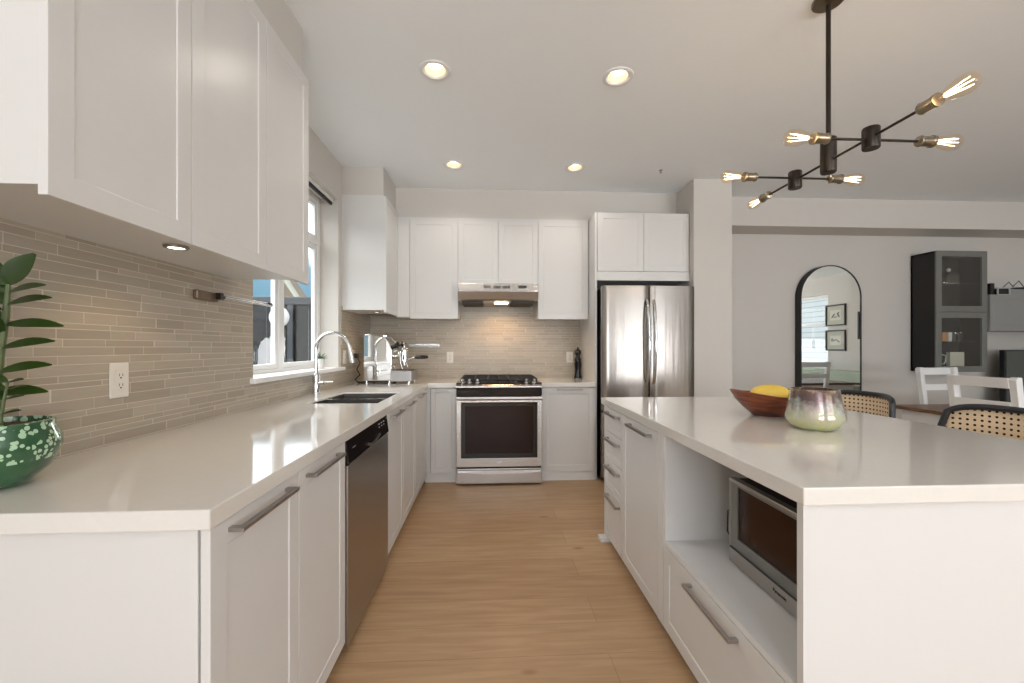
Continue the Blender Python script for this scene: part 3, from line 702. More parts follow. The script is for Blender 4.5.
em.tube([(.085+.020*math.cos(a), ry-.0008, .208+.006*math.sin(a)+.004*math.cos(a)) for a in [2*PI*i/24 for i in range(24)]], .0011, 6, closed=True)
em.build('emblem', 'label', od)
dwr = MB().box(x0, x1, ry, 3.775, .015, .152).build('storage_drawer', 'steel_h', rg, bevel=.004)
lp = MB(); n = 24; A = []
for i in range(n+1):
    t = i/n; x = x0+.02+(x1-x0-.04)*t; zb = .118-.018*math.sin(PI*t)
    A.append([lp.bm.verts.new(p) for p in ((x, ry, .143), (x, ry-.012, .138), (x, ry-.014, zb+.004), (x, ry-.006, zb), (x, ry, zb))])
lp.loft(A); lp.build('drawer_lip', 'steel_h', dwr, smooth=True)

# hood
hd = thing('range_hood', (.08, 4.2, 1.67), 'stainless under-cabinet range hood with its light on', 'hood')
hx0, hx1 = -.306, .462
MB().prism([(3.965, 1.845), (3.955, 1.780), (3.93, 1.775), (3.965, 1.700), (3.985, 1.690), (4.49, 1.690), (4.49, 1.853), (3.97, 1.853)], lambda u, v, n: (n, u, v), hx0, hx1).build('hood_shell', 'steel_h', hd, bevel=.003)
vt = MB()
for g in range(3):
    for k in range(6): vt.box(-.06+g*.09+k*.0125, -.06+g*.09+k*.0125+.008, 3.953, 3.965, 1.805, 1.830)
vt.build('vent_slots', 'slot', hd)
MB().box(.27, .35, 3.950, 3.963, 1.808, 1.832).build('switch_panel', 'black', hd, bevel=.002)
MB().box(hx0+.03, -.07, 4.03, 4.45, 1.672, 1.690).build('filter', 'slot', hd, bevel=.002)
MB().box(.21, hx1-.03, 4.03, 4.45, 1.672, 1.690).build('filter', 'slot', hd, bevel=.002)
MB().box(-.06, .20, 4.02, 4.45, 1.678, 1.690).build('lamp_housing', 'tan', hd, bevel=.003)
MB().box(.045, .175, 4.01, 4.11, 1.667, 1.6775).build('lamp_lens', 'hoodlamp', hd, bevel=.003)
def lamp_light(name, kind, loc, power, col, parent, size=.03, spot=None, rot=(0, 0, 0)):
    l = bpy.data.lights.new(name, kind); l.energy = power; l.color = col
    if kind == 'AREA': l.size = size
    else: l.shadow_soft_size = size
    if spot: l.spot_size = spot; l.spot_blend = .6
    o = bpy.data.objects.new(name, l); C.objects.link(o); o.parent = parent
    o.location = Vector(loc)-Vector(parent['_off']); o.rotation_euler = rot; return o
lamp_light('hood_light', 'SPOT', (.11, 4.18, 1.660), HOOD_W, (1, .62, .30), hd, .05, 3.0)

# ---------------------------------------------------------------- ceiling downlights
def dlight(x, y, lab):
    t = thing('recessed_downlight', (x, y, CZ), lab, 'ceiling light', 'recessed downlights in the ceiling')
    MB().lathe([(.060, .002), (.088, 0), (.088, -.004), (.083, -.007), (.066, -.006), (.060, .002)], (x, y, CZ), seg=40, cap=False).build('trim_ring', 'trim', t, smooth=True)
    MB().lathe([(.0585, .001), (.052, .05), (.045, .075), (.047, .076), (.0575, .03), (.0595, .001)], (x, y, CZ), seg=40, cap=False).build('reflector', 'cup', t, smooth=True)
    MB().lathe([(.043, .036), (.039, .029), (.027, .025), (.004, .023)], (x, y, CZ), seg=32).build('bulb', 'lamp', t, smooth=True)
    lamp_light('downlight_glow', 'SPOT', (x, y, CZ-.012), SPOT_W, (1, .91, .80), t, .045, 2.5)
dlight(LX[0], LY[0], 'round recessed ceiling light, nearer one on the left'); dlight(LX[1], LY[0], 'round recessed ceiling light, nearer one on the right')
dlight(LX[0], LY[1], 'round recessed ceiling light, farther one on the left, before the back cabinets'); dlight(LX[1], LY[1], 'round recessed ceiling light, farther one on the right, near the sprinkler')
t = thing('sprinkler', (1.51, 3.6, CZ-.05), 'tiny ceiling sprinkler head in front of the fridge', 'sprinkler')
MB().lathe([(.016, .05), (.016, .047), (.005, .046), (.005, .034), (.003, .030), (.011, .029), (.011, .026)], (1.51, 3.6, CZ-.05), seg=16).build('head', 'handle', t, smooth=True)

# puck lights under cabinets
def puck(x, y, z, lab):
    t = thing('puck_light', (x, y, z-.008), lab, 'cabinet light', 'puck lights under the wall cabinets')
    MB().lathe([(.024, .001), (.033, .008), (.036, .006), (.034, 0), (.025, -.001)], (x, y, z-.008), seg=28, cap=False).build('ring', 'handle', t, smooth=True)
    MB().cyl((x, y, z-.006), (x, y, z-.0005), .025, seg=28).build('lens', 'lamp', t)
    lamp_light('puck_glow', 'SPOT', (x, y, z-.014), PUCK_W, (1, .72, .42), t, .02, 2.3)
puck(-1.04, 1.435, UBOX, 'lit puck light under the nearest left wall cabinet')
puck(-1.03, 3.84, 1.567, 'lit puck light under the far corner wall cabinet')

# ---------------------------------------------------------------- island
IY0, IY1 = .945, 2.66
TX = 1.87; IB = 1.50
solo(MB().slab([.726, TX], [.925, IY1+.02], lambda i, j: True, FZ, CB, CT), 'countertop', 'quartz', (1.3, 1.8, CB), 'large pale quartz worktop of the island holding bowl and vase', 'countertop', bevel=.003)
c = thing('island_cabinet', (1.1, 2.48, 0), 'white four-drawer unit at the far end of the island', 'cabinet')
box_open(MB(), IF+.022, IB-.02, 2.302, IY1-.02, .06, CB-.001, .018, '-x').build('carcass', 'carcass', c)
MB().box(IF, IB, IY1-.019, IY1, 0, CB-.001).build('end_panel', 'white', c, bevel=.001)
MB().box(.70, .77, 2.60, IY1+.004, 0, .03).build('foot', 'white', c, bevel=.004)
MB().box(IF+.004, IF+.04, 2.61, IY1-.019, .03, .06).build('foot_block', 'white', c)
for z0, z1, hz in ((.716, CB-.006, .835), (.546, .716, .675), (.358, .546, .505), (.045, .358, .320)):
    doorpart(c, FXm(IF), 2.302, 2.638, z0, z1, (2.33, 2.57), hz, 'drawer', fr=.035, rec=.0035)
MB().box(IF+.06, IF+.08, 2.302, 2.60, 0, .06).build('toe_kick', 'carcass', c)
MB().box(IB-.019, IB, 2.302, IY1-.02, 0, CB-.001).build('back_panel', 'white', c)
c = thing('island_cabinet', (1.1, 2.02, 0), 'white single-door unit in the middle of the island', 'cabinet')
box_open(MB(), IF+.022, IB-.02, 1.745, 2.300, .06, CB-.001, .018, '-x').build('carcass', 'carcass', c)
doorpart(c, FXm(IF), 1.805, 2.300, .045, CB-.006, (1.86, 2.15), .835)
MB().box(IF, IF+.021, 1.745, 1.804, .045, CB-.006).build('filler_strip', 'white', c, bevel=.001)
MB().box(IF+.06, IF+.08, 1.745, 2.30, 0, .06).build('toe_kick', 'carcass', c)
MB().box(IB-.019, IB, 1.745, 2.300, 0, CB-.001).build('back_panel', 'white', c)
c = thing('island_cabinet', (1.1, 1.35, 0), 'white near-end island unit with open microwave nook over a wide drawer', 'cabinet')
sh = MB()
sh.box(IF+.001, 1.40, 1.722, 1.742, .06, CB-.001); sh.box(IF+.001, 1.40, .967, 1.722, .400, .420)
sh.box(1.38, 1.40, .967, 1.722, .06, CB-.001); sh.box(IF+.022, 1.38, .967, 1.722, .06, .078)
sh.build('carcass', 'carcass', c, bevel=.0008)
MB().box(IF, IB, IY0, .966, 0, CB-.001).build('end_panel', 'white', c, bevel=.001)
MB().box(IF+.06, IF+.08, .967, 1.742, 0, .06).build('toe_kick', 'carcass', c)
MB().box(IB-.019, IB, .967, 1.742, 0, CB-.001).build('back_panel', 'white', c)
doorpart(c, FXm(IF), .968, 1.742, .045, .398, (1.20, 1.50), .362, 'drawer', fr=.055)

# microwave
MX = .914; my0, my1, mz0, mz1 = 1.035, 1.545, .428, .744
mw = thing('microwave', (1.15, 1.36, .42), 'stainless microwave sitting in the island nook', 'microwave')
MB().box(MX+.03, 1.34, my0+.005, my1-.005, mz0+.004, mz1-.003).build('housing', 'blackmat', mw, bevel=.003)
for a in (MX+.06, 1.30):
    for b in (my0+.05, my1-.05): MB().cyl((a, b, .42), (a, b, mz0+.006), .014).build('foot', 'black', mw)
fr = MB().slab([my0, my0+.03, my1-.012, my1], [mz0, mz0+.060, mz1-.014, mz1], lambda i, j: not (i == 1 and j == 1), FXm(MX), -.03, 0).build('door_frame', 'steel_dw', mw, bevel=.003)
MB().box(MX+.008, MX+.014, my0+.03, my1-.012, mz0+.060, mz1-.014).build('door_glass', 'microglass', fr)
MB().slab([my0+.03, my0+.06, my1-.052, my1-.012], [mz0+.060, mz0+.100, mz1-.022, mz1-.014], lambda i, j: not (i == 1 and j == 1), FXm(MX), -.008, -.003).build('glass_border', 'greyfront', fr)
MB().box(MX-.004, MX-.001, my0+.03, my1-.012, mz0+.056, mz0+.061).build('seam_line', 'black', fr)
lt = MB(); lt.tube([(MX+.01, my1+.002, .62), (MX+.004, my1+.012, .61), (MX+.004, my1+.015, .53), (MX+.01, my1+.002, .51)], .003, 8)
lt.build('door_latch', 'black', mw, smooth=True)
def text_part(body, size, loc, rot, mat, parent, name, ext=.0005):
    cu = bpy.data.curves.new(name, 'FONT'); cu.body = body; cu.size = size; cu.extrude = ext; cu.align_x = 'CENTER'; cu.align_y = 'CENTER'; cu.offset = size*.02
    t = bpy.data.objects.new(name, cu); C.objects.link(t)
    dg = bpy.context.evaluated_depsgraph_get(); dg.update()
    me = bpy.data.meshes.new_from_object(t.evaluated_get(dg)); bpy.data.objects.remove(t)
    me.transform(Matrix.Translation(Vector(loc)-Vector(parent['_off'])) @ rot.to_4x4())
    me.materials.append(M[mat]); o = bpy.data.objects.new(name, me); C.objects.link(o); o.parent = parent; return o
# lettering reads along -y on a face turned to -x
rotL = Matrix(((0, 0, -1), (-1, 0, 0), (0, 1, 0)))
text_part('Panasonic', .0155, (MX-.0006, 1.265, mz0+.031), rotL, 'black', fr, 'brand_lettering')

# ---------------------------------------------------------------- outlets
def outlet(fn, u, v, lab, dup=True):
    c = Vector(fn(u, v, 0))
    t = thing('wall_outlet', c, lab, 'outlet', 'wall outlets in the tile')
    mb = MB(); mb.prism([(u-.036, v-.06), (u+.036, v-.06), (u+.036, v+.06), (u-.036, v+.06)], fn, 0, .006); mb.build('cover_plate', 'outlet', t, bevel=.003)
    mb = MB(); mb.prism([(u-.018, v-.035), (u+.018, v-.035), (u+.018, v+.035), (u-.018, v+.035)], fn, .006, .009); s = mb.build('socket', 'outlet', t, bevel=.002)
    mb = MB()
    for dv in (-.017, .017):
        for du in (-.007, .006): mb.prism([(u+du, v+dv-.003), (u+du+.002, v+dv-.003), (u+du+.002, v+dv+.006), (u+du, v+dv+.006)], fn, .009, .0094)
        mb.prism([(u-.003, v+dv-.011), (u+.003, v+dv-.011), (u+.003, v+dv-.006), (u-.003, v+dv-.006)], fn, .009, .0094)
    mb.build('slots', 'slot', s)
tx = WX+.009; ty = BY-.009
outlet(FX(tx), 1.49, 1.128, 'cream duplex outlet on the near left tile wall beside the plant')
outlet(FX(tx), 3.70, 1.155, 'cream outlet on the left tile wall just right of the window')
outlet(FX(tx), 3.92, 1.155, 'cream outlet with a plug in it beside the espresso machine')
outlet(FYm(ty), -.428, 1.135, 'cream outlet on the back tile wall left of the range')
outlet(FYm(ty), .868, 1.135, 'cream outlet on the back tile wall behind the pepper mill')
pc = thing('power_cord', (-1.25, 3.95, CT), 'black power cord and plug hanging behind the espresso machine', 'cord')
MB().box(tx+.0095, tx+.05, 3.895, 3.945, 1.14, 1.185).build('plug', 'black', pc, bevel=.005)
MB().tube([(tx+.04, 3.92, 1.15), (tx+.07, 3.91, 1.10), (tx+.05, 3.88, 1.04), (tx+.085, 3.86, .99), (tx+.05, 3.83, .95), (tx+.07, 3.86, CT+.007), (tx+.12, 3.92, CT+.007)], .006, 8).build('cable', 'black', pc, smooth=True)

# rails
rl = thing('towel_bar', (WX+.009, 1.90, 1.47), 'slim steel double towel bar on the left tile wall by the window', 'towel bar')
MB().box(tx, tx+.022, 1.845, 1.985, 1.448, 1.490).build('wall_plate', 'bracket', rl, bevel=.006)
MB().box(tx+.01, tx+.045, 1.962, 1.984, 1.460, 1.490).build('bracket', 'bronze', rl, bevel=.002)
for k in (0, 1):
    MB().cyl((tx+.03+.02*k, 1.98, 1.481-.012*k), (tx+.05+.02*k, 2.35, 1.480-.012*k), .0055, seg=12).build('rod', 'chrome', rl, smooth=True)
MB().lathe([(.004, -.004), (.013, 0), (.013, .012), (.006, .016)], (tx+.058, 2.35, 1.474), (0, 1, 0), 16).build('end_cap', 'bronze', rl, smooth=True)
kr = thing('knife_rail', (-.71, ty, 1.26), 'pale magnetic knife rail on the back tile wall', 'knife rail')
MB().box(-.87, -.54, ty-.018, ty, 1.240, 1.282).build('rail', 'steel_h', kr, bevel=.003)
MB().box(-.86, -.55, ty-.020, ty-.018, 1.247, 1.262).build('magnet_strip', 'label', kr)

# pepper mill
PM = Vector((.94, 4.40, CT))
pmil = thing('pepper_mill', PM, 'glossy black pepper mill beside the fridge panel', 'pepper mill')
MB().lathe([(.040, 0), (.042, .008), (.035, .03), (.031, .09), (.036, .14), (.037, .165), (.030, .172)], PM, seg=28).build('base', 'blackgloss', pmil, smooth=True)
MB().lathe([(.026, .172), (.034, .18), (.034, .20), (.024, .225), (.022, .24), (.032, .258), (.033, .285), (.024, .303), (.008, .307)], PM, seg=28).build('head', 'blackgloss', pmil, smooth=True)
MB().lathe([(.006, .306), (.010, .312), (.010, .322), (.004, .328)], PM, seg=16).build('finial', 'blackgloss', pmil, smooth=True)

# ---------------------------------------------------------------- espresso machine
EY0, EY1 = 3.74, 4.03
es = thing('espresso_machine', (-.95, 3.9, CT), 'polished espresso machine with mirror-like side on the corner counter', 'coffee machine')
prof = [(-1.12, .945), (-.885, .945), (-.875, 1.0), (-.875, 1.22), (-.90, 1.285), (-.94, 1.328), (-.985, 1.345), (-1.06, 1.358), (-1.105, 1.350), (-1.12, 1.325)]
MB().box(-1.11, -.89, EY0+.02, EY1-.02, .928, .946).build('base_plate', 'black', es)
MB().prism(prof, FYm(EY0), -(EY1-EY0), 0).build('body', 'polished', es, bevel=.006)
rim = MB(); rim.tube([(u, EY0-.002, v) for u, v in prof[3:]] , .005, 8); rim.tube([(u, EY1, v) for u, v in prof[3:]], .005, 8); rim.build('edge_trim', 'chrome', es, smooth=True)
MB().box(-.884, -.70, EY0-.002, EY1, .938, 1.028).build('drip_tray', 'handle', es, bevel=.004)
gt_ = MB()
for k in range(12): gt_.box(-.875, -.71, EY0+.02+k*.022, EY0+.026+k*.022, 1.0285, 1.032)
gt_.build('tray_grille', 'chrome', es)
for a in (-1.10, -.90, -.725):
    for b in (EY0+.03, EY1-.03): MB().lathe([(.016, 0), (.014, .01), (.010, .03), (.014, .045)], (a, b, CT), seg=14).build('foot', 'chrome', es, smooth=True)
gh = MB(); gh.cyl((-.875, 3.88, 1.16), (-.80, 3.88, 1.185), .028); gh.cyl((-.79, 3.88, 1.13), (-.79, 3.88, 1.215), .037); gh.lathe([(.036, 0), (.03, .02), (.012, .03), (.012, .055), (.018, .07)], (-.79, 3.88, 1.215), seg=20)
gh.build('group_head', 'chrome', es, smooth=True)
pf = MB(); pf.cyl((-.79, 3.88, 1.115), (-.79, 3.88, 1.145), .040); pf.cyl((-.755, 3.87, 1.133), (-.69, 3.85, 1.150), .010)
pf.cyl((-.79, 3.88, 1.075), (-.79, 3.88, 1.115), .012)
pf = pf.build('portafilter', 'chrome', es, smooth=True)
MB().lathe([(.011, 0), (.016, .02), (.017, .09), (.014, .12), (.006, .125)], (-.69, 3.85, 1.150), (1, -.12, .03), 16).build('portafilter_handle', 'blackgloss', pf, smooth=True)
for yy in (3.78, 3.99):
    kb = MB(); kb.cyl((-.885, yy, 1.245), (-.845, yy, 1.265), .010); kb.lathe([(.014, 0), (.028, .006), (.028, .024), (.014, .03)], (-.845, yy, 1.265), (1, 0, .4), 18); kb.build('steam_knob', 'blackgloss', es, smooth=True)
sw = MB(); sw.tube([(-.875, 3.78, 1.20), (-.835, 3.775, 1.21), (-.805, 3.77, 1.19), (-.80, 3.765, 1.10), (-.78, 3.76, 1.05)], .006, 10)
sw.tube([(-.875, 3.99, 1.20), (-.835, 3.995, 1.21), (-.805, 4.0, 1.19), (-.80, 4.0, 1.10), (-.78, 4.0, 1.05)], .006, 10)
sw.build('steam_wand', 'chrome', es, smooth=True)
ga = MB(); ga.lathe([(.024, 0), (.026, .008), (.022, .012)], (-.874, 3.86, 1.06), (1, 0, 0), 20); ga.build('gauge', 'chrome', es, smooth=True)
lv = MB(); lv.tube([(-.79, 3.85, 1.17), (-.78, 3.80, 1.165), (-.775, 3.77, 1.13)], .006, 8); lv.build('brew_lever', 'black', es, smooth=True)

# ---------------------------------------------------------------- plants
def leaf_mesh(mb, base, d, up, L, W, curl=.15, n=7):
    d = Vector(d).normalized(); up = Vector(up); s = d.cross(up).normalized(); nrm = s.cross(d).normalized(); base = Vector(base)
    rows = []
    for i in range(n+1):
        t = i/n; wd = W*math.sin(PI*(t*.93+.035))**.8*(1-.15*t); p = base+d*(L*t)-nrm*(curl*L*t*t)
        th = .0022*math.sin(PI*(t*.9+.05))+.0004
        a = p-s*wd/2+nrm*wd*.12; b = p+s*wd/2+nrm*wd*.12
        rows.append([mb.bm.verts.new(q) for q in (a, p+nrm*th, b, p-nrm*th)])
    for A, B in zip(rows, rows[1:]):
        for k in range(4): mb.bm.faces.new((A[k], A[(k+1) % 4], B[(k+1) % 4], B[k]))
    mb.bm.faces.new(rows[0]); mb.bm.faces.new(rows[-1][::-1])
PP = Vector((-1.160, 1.035, CT))
pl = thing('potted_plant', PP, 'glossy dark green leafy plant in spotted green glazed pot', 'plant')
MB().lathe([(0.0484, 0), (0.0572, .004), (0.0924, .04), (0.1109, .085), (0.1100, .108), (0.0986, .138), (0.0986, .150), (0.0915, .152), (0.0898, .135), (0.0792, .128)], PP, seg=48).build('pot', 'pot', pl, smooth=True, ang=60)
MB().lathe([(.088, .120), (.088, .136), (.06, .142), (.005, .144)], PP, seg=24).build('soil', 'soil', pl, smooth=True)
stem1 = [PP+Vector(p) for p in ((.0, .0, .13), (.0, 0, .20), (.010, .0, .30), (.020, .005, .40), (.026, .005, .475))]
stem2 = [PP+Vector(p) for p in ((.035, -.02, .13), (.04, -.022, .17), (.05, -.024, .215), (.052, -.02, .245))]
stem3 = [PP+Vector(p) for p in ((-.03, -.02, .13), (-.05, -.05, .22), (-.07, -.06, .33), (-.075, -.07, .42))]
MB().tube(stem1, [.013, .011, .009, .007, .004], 10).build('stem', 'stem', pl, smooth=True)
MB().tube(stem2, [.004, .0035, .003, .002], 8).build('stem', 'stem', pl, smooth=True)
MB().tube(stem3, [.011, .009, .007, .004], 10).build('stem', 'stem', pl, smooth=True)
def along(pts, t):
    k = t*(len(pts)-1); i = min(int(k), len(pts)-2); return pts[i].lerp(pts[i+1], k-i)
def lf(pos, d, L, W, up=(0, -.3, 1), curl=.15):
    mb = MB(); leaf_mesh(mb, pos, d, up, L, W, curl); return mb.build('leaf', 'leaf', pl, smooth=True)
for t, r_, l_, e in ((.30, .115, .12, .12), (.42, .12, .12, .25), (.56, .12, .12, .25), (.70, .13, .13, .08), (.84, .10, .11, .28), (.93, .085, .10, .35)):
    p = along(stem1, t)
    lf(p, (1, -.10, e), r_, .036, (0, -.75, .8)); lf(p, (-.85, .15, e+.55), l_, .038, (0, -.8, .7))
for t, a in ((.36, -1.9), (.50, -2.3), (.64, -1.2), (.78, -2.1)):
    lf(along(stem1, t), (.55*math.cos(a), math.sin(a)*.6, .55), .10, .036)
lf(stem1[-1], (.55, -.1, .9), .085, .055, (.3, -1, .2), .3); lf(stem1[-1], (-.7, -.1, .8), .09, .05, (0, -1, .2))
for t, l_ in ((.35, .05), (.6, .05), (.8, .05), (1, .04)):
    p = along(stem2, t); lf(p, (1, -.2, .35), l_, .018, (0, -.5, 1)); lf(p, (-.8, -.3, .7), l_*.9, .018, (0, -.6, 1))
for t in (.4, .6, .8, 1):
    p = along(stem3, t); lf(p, (.8, -.5, .4), .10, .034); lf(p, (-.3, -.7, .6), .09, .034)

# window sill plant
SP = Vector((-1.335, 3.33, WZ0))
sp_ = thing('potted_plant', SP, 'small spiky succulent in a white pot on the window sill', 'plant')
MB().lathe([(.030, 0), (.033, .004), (.036, .075), (.033, .077), (.032, .07), (.02, .068)], SP, seg=28).build('pot', 'potwhite', sp_, smooth=True)
mb = MB()
for k in range(20):
    a = k*2.4; el = .35+.9*(k/20)
    leaf_mesh(mb, SP+Vector((0, 0, .07)), (math.cos(a)*math.cos(el), math.sin(a)*math.cos(el), math.sin(el)), (0, 0, 1) if el < 1.1 else (1, 0, 0), .065, .014, .15, 5)
mb.build('leaves', 'succulent', sp_, smooth=True)

# ---------------------------------------------------------------- bowl, fruit, vase
BW = Vector((1.355, 1.935, CT))
mb = MB()
prof = [(.070, 0), (.085, .003), (.125, .035), (.160, .072), (.185, .112), (.179, .114), (.150, .078), (.115, .045), (.06, .018), (.002, .014)]
rs = []
for r_, h in prof:
    ring = []
    for i in range(48):
        a = 2*PI*i/48; k = h/.112
        ring.append(mb.bm.verts.new(BW+Vector((r_*1.0*math.cos(a), r_*.86*math.sin(a), h+.012*k*math.cos(2*a)))))
    rs.append(ring)
mb.loft(rs)
solo(mb, 'fruit_bowl', 'bowl', BW, 'reddish wooden bowl on the island holding a yellow fruit', 'bowl', smooth=True, ang=60)
FR = BW+Vector((-.008, -.005, .036))
mb = MB(); n = 18; rs = []
for i in range(n+1):
    t = i/n; a = PI*t; x = -.098*math.cos(a); r_ = .056*math.sin(a)**.85+.0005
    ax = Vector((1, .0, .0)); rs.append(mb.ring(FR+Vector((x, 0, .056)), ax, max(r_, .0008), 24))
mb.loft(rs)
solo(mb, 'yellow_squash', 'lemon', FR, 'oblong yellow fruit lying in the wooden bowl', 'fruit', smooth=True, ang=80)
VA = Vector((1.305, 1.605, CT))
mb = MB().lathe([(0.0558, 0), (0.0702, .003), (0.0900, .020), (0.1008, .040), (0.1017, .052), (0.0972, .075), (0.0882, .12), (0.0833, .155), (0.0828, .160), (0.0792, .160), (0.0796, .155), (0.0936, .075), (0.0972, .050), (0.0864, .026), (0.0450, .012), (0.0018, .011)], VA, seg=56)
solo(mb, 'glass_vase', 'vase', VA, 'squat iridescent glass vase shading from brown rim to yellow base on the island', 'vase', smooth=True, ang=60)

# ---------------------------------------------------------------- bar stools with cane backs
def make_stool():
    t = thing('bar_stool', (0, 0, 0), '', 'stool', 'cane-backed stools along the island', local=True)
    # local frame: back at +x, front at -x
    MB().lathe([(.17, 0), (.20, .008), (.205, .022), (.20, .035), (.17, .042)], (0, 0, .60), seg=36).build('seat', 'blackmat', t, smooth=True)
    MB().lathe([(.172, .0), (.168, .003), (.01, .003)], (0, 0, .643), seg=36).build('seat_cane', 'cane', t)
    for sx in (-1, 1):
        for sy in (-1, 1): MB().cyl((sx*.20, sy*.18, 0), (sx*.13, sy*.12, .605), .013, .017, 14).build('leg', 'blackmat', t, smooth=True)
    MB().tube([(.175*math.cos(a), .16*math.sin(a), .22) for a in [2*PI*i/32 for i in range(32)]], .008, 8, closed=True).build('foot_ring', 'blackmat', t, smooth=True)
    # curved back
    def bp(s, z):   # s in [-1, 1] across the back
        a = s*.95; return Vector((.03+.235*math.cos(a), .245*math.sin(a)/math.sin(.95)*.93, z))
    N_ = 24; top = []; 
    for i in range(N_+1):
        s = -1+2*i/N_; zt = .965-.035*abs(s)**4-.02*abs(s)**9; top.append(bp(s, zt))
    lo = [bp(-1, .70), bp(-1, .85)]; hi = [bp(1, .85), bp(1, .70)]
    MB().tube([Vector((.10, -.15, .62)), bp(-1, .70), bp(-1, .86)]+top[1:-1]+[bp(1, .86), bp(1, .70), Vector((.10, .15, .62))], .0145, 10).build('back_frame', 'darkblue', t, smooth=True)
    MB().tube([bp(-1+2*i/N_, .74) for i in range(N_+1)], .010, 8).build('lower_rail', 'darkblue', t, smooth=True)
    mb = MB(); uvl = mb.bm.loops.layers.uv.new('UVMap'); rows = []; arc = 0; prev = None
    for i in range(N_+1):
        s = -.98+1.96*i/N_; p = bp(s, 0)
        if prev is not None: arc += (p-prev).length
        prev = p; zt = .955-.035*abs(s)**4-.02*abs(s)**9
        rows.append((mb.bm.verts.new(bp(s, .745)), mb.bm.verts.new(bp(s, zt)), arc, zt))
    for A, B in zip(rows, rows[1:]):
        f = mb.bm.faces.new((A[0], B[0], B[1], A[1]))
        for l, uv in zip(f.loops, ((A[2], .745), (B[2], .745), (B[2], B[3]), (A[2], A[3]))): l[uvl].uv = uv
    o = mb.build('cane_panel', 'cane', t, smooth=True)
    md = o.modifiers.new('solid', 'SOLIDIFY'); md.thickness = .003
    return t
s1 = make_stool(); s1.location = (1.985, 2.34, 0); s1['label'] = 'cane-backed stool behind the glass vase, only its back end showing'
s2 = copy_tree(s1); s2.location = (2.04, 1.69, 0); s2['label'] = 'nearer cane-backed stool at the right edge of the island'

# ---------------------------------------------------------------- dining table and chairs
dt = thing('dining_table', (4.2, 2.55, 0), 'dining table with brown stained top and white base behind the island', 'table')
MB().box(3.42, 5.1, 1.75, 3.37, .725, .752).build('tabletop', 'tablewood', dt, bevel=.003)
MB().slab([3.47, 3.49, 5.03, 5.05], [1.80, 1.82, 3.30, 3.32], lambda i, j: not (i == 1 and j == 1), FZ, .62, .724).build('apron', 'chairwhite', dt, bevel=.001)
for a in (3.48, 4.96):
    for b in (1.81, 3.23): MB().box(a, a+.08, b, b+.08, 0, .62).build('leg', 'chairwhite', dt, bevel=.003)
def make_chair():
    t = thing('dining_chair', (0, 0, 0), '', 'chair', 'white wooden chairs around the dining table', local=True)
    # faces -y, back at +y
    MB().box(-.21, .21, -.20, .20, .44, .465).build('seat', 'chairwhite', t, bevel=.006)
    for sx in (-1, 1):
        MB().box(sx*.19-.02, sx*.19+.02, -.19, -.15, 0, .44).build('leg', 'chairwhite', t, bevel=.003)
        x = sx*.19; w_ = .022
        MB().prism([(.17, 0), (.21, 0), (.20, .45), (.275, 1.03), (.262, 1.045), (.232, 1.045), (.165, .45)], lambda u, v, n: (x+n, u, v), -w_, w_).build('rear_post', 'chairwhite', t, bevel=.004)
    for z0, z1 in ((.975, 1.040), (.835, .89)):
        y = .20+(z0-.45)*.115
        MB().prism([(y-.006, z0), (y+.014, z0), (y+.014+(z1-z0)*.12, z1), (y-.006+(z1-z0)*.12, z1)], lambda u, v, n: (n, u, v), -.17, .17).build('back_rail', 'chairwhite', t, bevel=.003)
    ap = MB()
    for z in (.38,): ap.box(-.17, .17, -.185, -.165, z, .44); ap.box(-.17, .17, .17, .19, z, .44)
    for sx in (-1, 1): ap.box(sx*.18-.01, sx*.18+.01, -.15, .17, .38, .44)
    ap.build('seat_frame', 'chairwhite', t)
    return t
c1 = make_chair(); c1.location = (4.20, 3.42, 0); c1.rotation_euler.z = .10; c1.scale = (1, 1, 1.01)
c1['label'] = 'farther white wooden chair, at the far end of the dining table below the dark cabinet'
c2 = copy_tree(c1); c2.scale = (.9, 1, 1.01); c2.location = (3.47, 2.56, 0); c2.rotation_euler.z = 1.60
c2['label'] = 'nearer white wooden chair at the left side of the dining table'

# ---------------------------------------------------------------- mirror
mx0, mx1, ycap, mzt = 3.43, 4.135, 1.79, 2.155
mr = thing('arched_mirror', ((mx0+mx1)/2, 4.47, 0), 'tall arched mirror with thin black frame leaning on the dining wall', 'mirror')
cx = (mx0+mx1)/2; rr = (mx1-mx0)/2; zc = mzt-rr
def arch(r):
    p = [(cx-r, .02+(rr-r)), (cx-r, zc)]
    for i in range(1, 32): a = PI-PI*i/32; p.append((cx+r*math.cos(a), zc+r*math.sin(a)))
    return p+[(cx+r, zc), (cx+r, .02+(rr-r))]
mb = MB(); o_, i_ = arch(rr), arch(rr-.010)
A = [[mb.bm.verts.new((x, y, z)) for x, z in pl_] for pl_, y in ((o_, 4.497), (o_, 4.41), (i_, 4.41), (i_, 4.497))]
mb.loft(A, closed=True); mb.build('frame', 'blackmat', mr)
MB().prism(arch(rr-.009), FYm(4.416), -.004, 0).build('glass', 'mirror', mr)
MB().box(mx0, mx1, 4.41, 4.497, 0, .03).build('base_rail', 'blackmat', mr)

